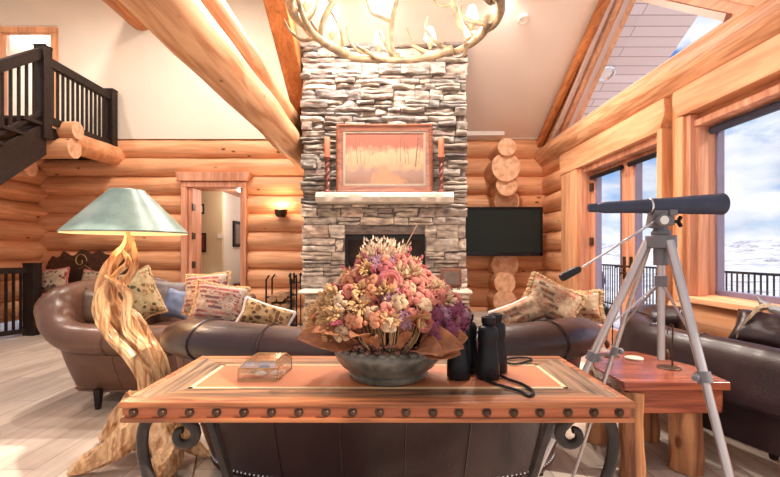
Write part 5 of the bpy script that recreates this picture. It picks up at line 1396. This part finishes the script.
# dark garden sculpture on the deck
sc_ = thing('deck_sculpture', 'slender dark bronze heron sculpture on the deck beyond the doors', 'sculpture', (3.27, 6.8, -.10))
X0 = 3.27; w = MB()
w.tube([V(p) for p in cr([(X0 - .03, 6.8, .34), (X0 - .02, 6.8, .5), (X0 + .0, 6.8, .66), (X0 + .03, 6.8, .74), (X0 + .0, 6.8, .83), (X0 - .05, 6.8, .88), (X0 - .02, 6.8, .95), (X0 + .01, 6.8, .935)], 5)], [.03] * 3 + [.055] * 7 + [.07] * 6 + [.05] * 5 + [.03] * 15, 12); obj('body', w, M['slate'], sc_)
w = MB(); w.tube([(X0 + .0, 6.8, .94), (X0 - .06, 6.8, .925), (X0 - .12, 6.8, .91)], [.022, .012, .003], 8); obj('beak', w, M['slate'], sc_)
for dx in (-.03, .02): obj('leg', MB().tube([(X0 + dx, 6.8, -.09), (X0 + dx * .6, 6.8, .2), (X0 + dx * .5 - .02, 6.8, .5)], .012, 8), M['slate'], sc_)
obj('base', MB().lathe((X0, 6.8, -.1), [(.14, 0), (.14, .03), (.05, .05)], 20), M['slate'], sc_)
w = MB()
for i in range(22):
    a = i * 2.4; l_ = R.uniform(.18, .34); w.tube([(X0 + .1, 6.75, .12), (X0 + .1 + .08 * math.cos(a), 6.75 + .08 * math.sin(a), .12 + l_ * .7), (X0 + .1 + .15 * math.cos(a), 6.75 + .15 * math.sin(a), .12 + l_)], [.008, .006, .002], 5)
pl = thing('potted_grass', 'small dark spiky plant in a pot beside the deck sculpture', 'plant', (X0 + .1, 6.75, -.1))
obj('foliage', w, M['black'], pl); obj('pot', MB().lathe((X0 + .1, 6.75, -.1), [(.06, 0), (.085, .2), (.09, .22), (.07, .215)], 18), M['slate'], pl)
# snowy hills
m, nt, b = new_mat('snowfield'); L = nt.links; b.inputs['Roughness'].default_value = .8
tc = nt.nodes.new('ShaderNodeTexCoord'); n = nt.nodes.new('ShaderNodeTexNoise'); n.inputs['Scale'].default_value = .06; n.inputs['Detail'].default_value = 10; n.inputs['Roughness'].default_value = .72
L.new(tc.outputs['Object'], n.inputs['Vector'])
L.new(ramp(nt, n.outputs['Fac'], [(.42, (.80, .85, .93)), (.52, (.70, .74, .82)), (.60, (.34, .33, .37))]), b.inputs['Base Color']); M['snowfield'] = m
def hill(name, x0, x1, y0, y1, hfn, nx=60, ny=60):
    w = MB(); w.grid(lambda u, v: V((x0 + (x1 - x0) * u, y0 + (y1 - y0) * v, hfn(x0 + (x1 - x0) * u, y0 + (y1 - y0) * v))), nx, ny); return struct(name, w, M['snowfield'])
def hz_(x, y):
    d = math.hypot(x, y); base = -14 + 3 * noise.noise(V((x * .012, y * .012, 0)))
    far = max(0, (d - 260) / 500); return base + far ** 1.1 * (13 + 14 * noise.noise(V((x * .004, y * .004, 3))) + 4 * noise.noise(V((x * .02, y * .02, 4))))
hill('ground_snowfield', 5.6, 900, -40, 1300, hz_, 110, 110)

# ================================================================ WORLD, LIGHT, CAMERA
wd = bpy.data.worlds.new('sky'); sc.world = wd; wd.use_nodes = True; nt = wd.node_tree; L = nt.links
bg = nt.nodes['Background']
tc = nt.nodes.new('ShaderNodeTexCoord'); sp = nt.nodes.new('ShaderNodeSeparateXYZ'); L.new(tc.outputs['Generated'], sp.inputs[0])
sky = ramp(nt, sp.outputs['Z'], [(0, (.75, .85, .95)), (.10, (.28, .52, .88)), (.45, (.05, .20, .62)), (1, (.03, .13, .48))])
mp = nt.nodes.new('ShaderNodeMapping'); mp.inputs['Scale'].default_value = (1, 1, 2.6); mp.inputs['Location'].default_value = (.35, .2, .1); L.new(tc.outputs['Generated'], mp.inputs['Vector'])
n = nt.nodes.new('ShaderNodeTexNoise'); n.inputs['Scale'].default_value = 3.4; n.inputs['Detail'].default_value = 9; n.inputs['Roughness'].default_value = .56; n.inputs['Distortion'].default_value = .25
L.new(mp.outputs['Vector'], n.inputs['Vector'])
cf = ramp(nt, n.outputs['Fac'], [(.49, (0, 0, 0)), (.58, (1, 1, 1))])
n2 = nt.nodes.new('ShaderNodeTexNoise'); n2.inputs['Scale'].default_value = 7; n2.inputs['Detail'].default_value = 6; L.new(mp.outputs['Vector'], n2.inputs['Vector'])
cc_ = ramp(nt, n2.outputs['Fac'], [(.35, (.60, .70, .84)), (.60, (1.0, 1.0, 1.0))])
col = mixc(nt, cf, sky, cc_)
# added fill: sky made brighter and warmer behind the camera to flood the room
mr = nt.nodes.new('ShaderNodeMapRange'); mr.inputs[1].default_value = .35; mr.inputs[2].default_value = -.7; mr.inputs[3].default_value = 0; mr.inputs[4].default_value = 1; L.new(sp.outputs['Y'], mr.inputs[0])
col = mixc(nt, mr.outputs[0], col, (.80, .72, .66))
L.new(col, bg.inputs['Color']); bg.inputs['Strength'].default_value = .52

sd = bpy.data.lights.new('sun', 'SUN'); sd.energy = 2.6; sd.angle = .02; sd.color = (1, .88, .72)
so = bpy.data.objects.new('sun', sd); COL.objects.link(so); so.rotation_euler = V((-.80, .25, -.62)).to_track_quat('-Z', 'Y').to_euler()
# added fill downlights in the unseen ceiling, put in to brighten the room
k = 0
for (x, y, z) in ((-.6, 2.6, 3.28), (.9, 2.6, 3.28), (-.7, 4.75, 3.86), (1.3, 4.75, 3.92), (-.1, 4.72, 3.9), (-2.4, 4.2, 5.38), (-2.6, 5.5, 5.38), (-3.9, 5.3, 5.38), (-4.9, 4.4, 5.38)):
    if z > 5: pass
    elif y > 4.5: z = rk(y)
    else: z = 2.8 + (y - 1.6) * (rk(4.5) - 2.8) / 2.9
    t = thing('fill_downlight', 'added round fill downlight set in the unseen ceiling', 'downlight', (x, y, z), 'added fill downlights')
    obj('trim_ring', MB().lathe((x, y, z - .012), [(.08, 0), (.085, .006), (.06, .01)], 24), M['white'], t)
    obj('bulb', MB().lathe((x, y, z - .012), [(.055, .002), (.03, .0)], 20), M['shade_lit'], t)
    light('SPOT', (x, y, z - .04), (125 if z > 5 else (48 if y < 4 else 125)), (1, .90, .80), t, .06, rot=(0, 0, 0), spot=3.0)

cam = bpy.data.cameras.new('camera'); co = bpy.data.objects.new('camera', cam); COL.objects.link(co)
co.location = (0, 0, H); co.rotation_euler = (PI / 2, 0, 0)
cam.sensor_width = 36; cam.lens = F / 780 * 36; cam.shift_x = (390 - 388) / 780; cam.shift_y = (252 - 238.5) / 780; cam.clip_end = 4000
sc.camera = co
vs = sc.view_settings; vs.view_transform = 'Standard'; vs.look = 'None'; vs.exposure = 1.17; vs.gamma = 1; vs.use_curve_mapping = False
sc.cycles.max_bounces = 8; sc.cycles.diffuse_bounces = 4; sc.cycles.transparent_max_bounces = 12; sc.cycles.sample_clamp_indirect = 6
sc.cycles.use_denoising = True
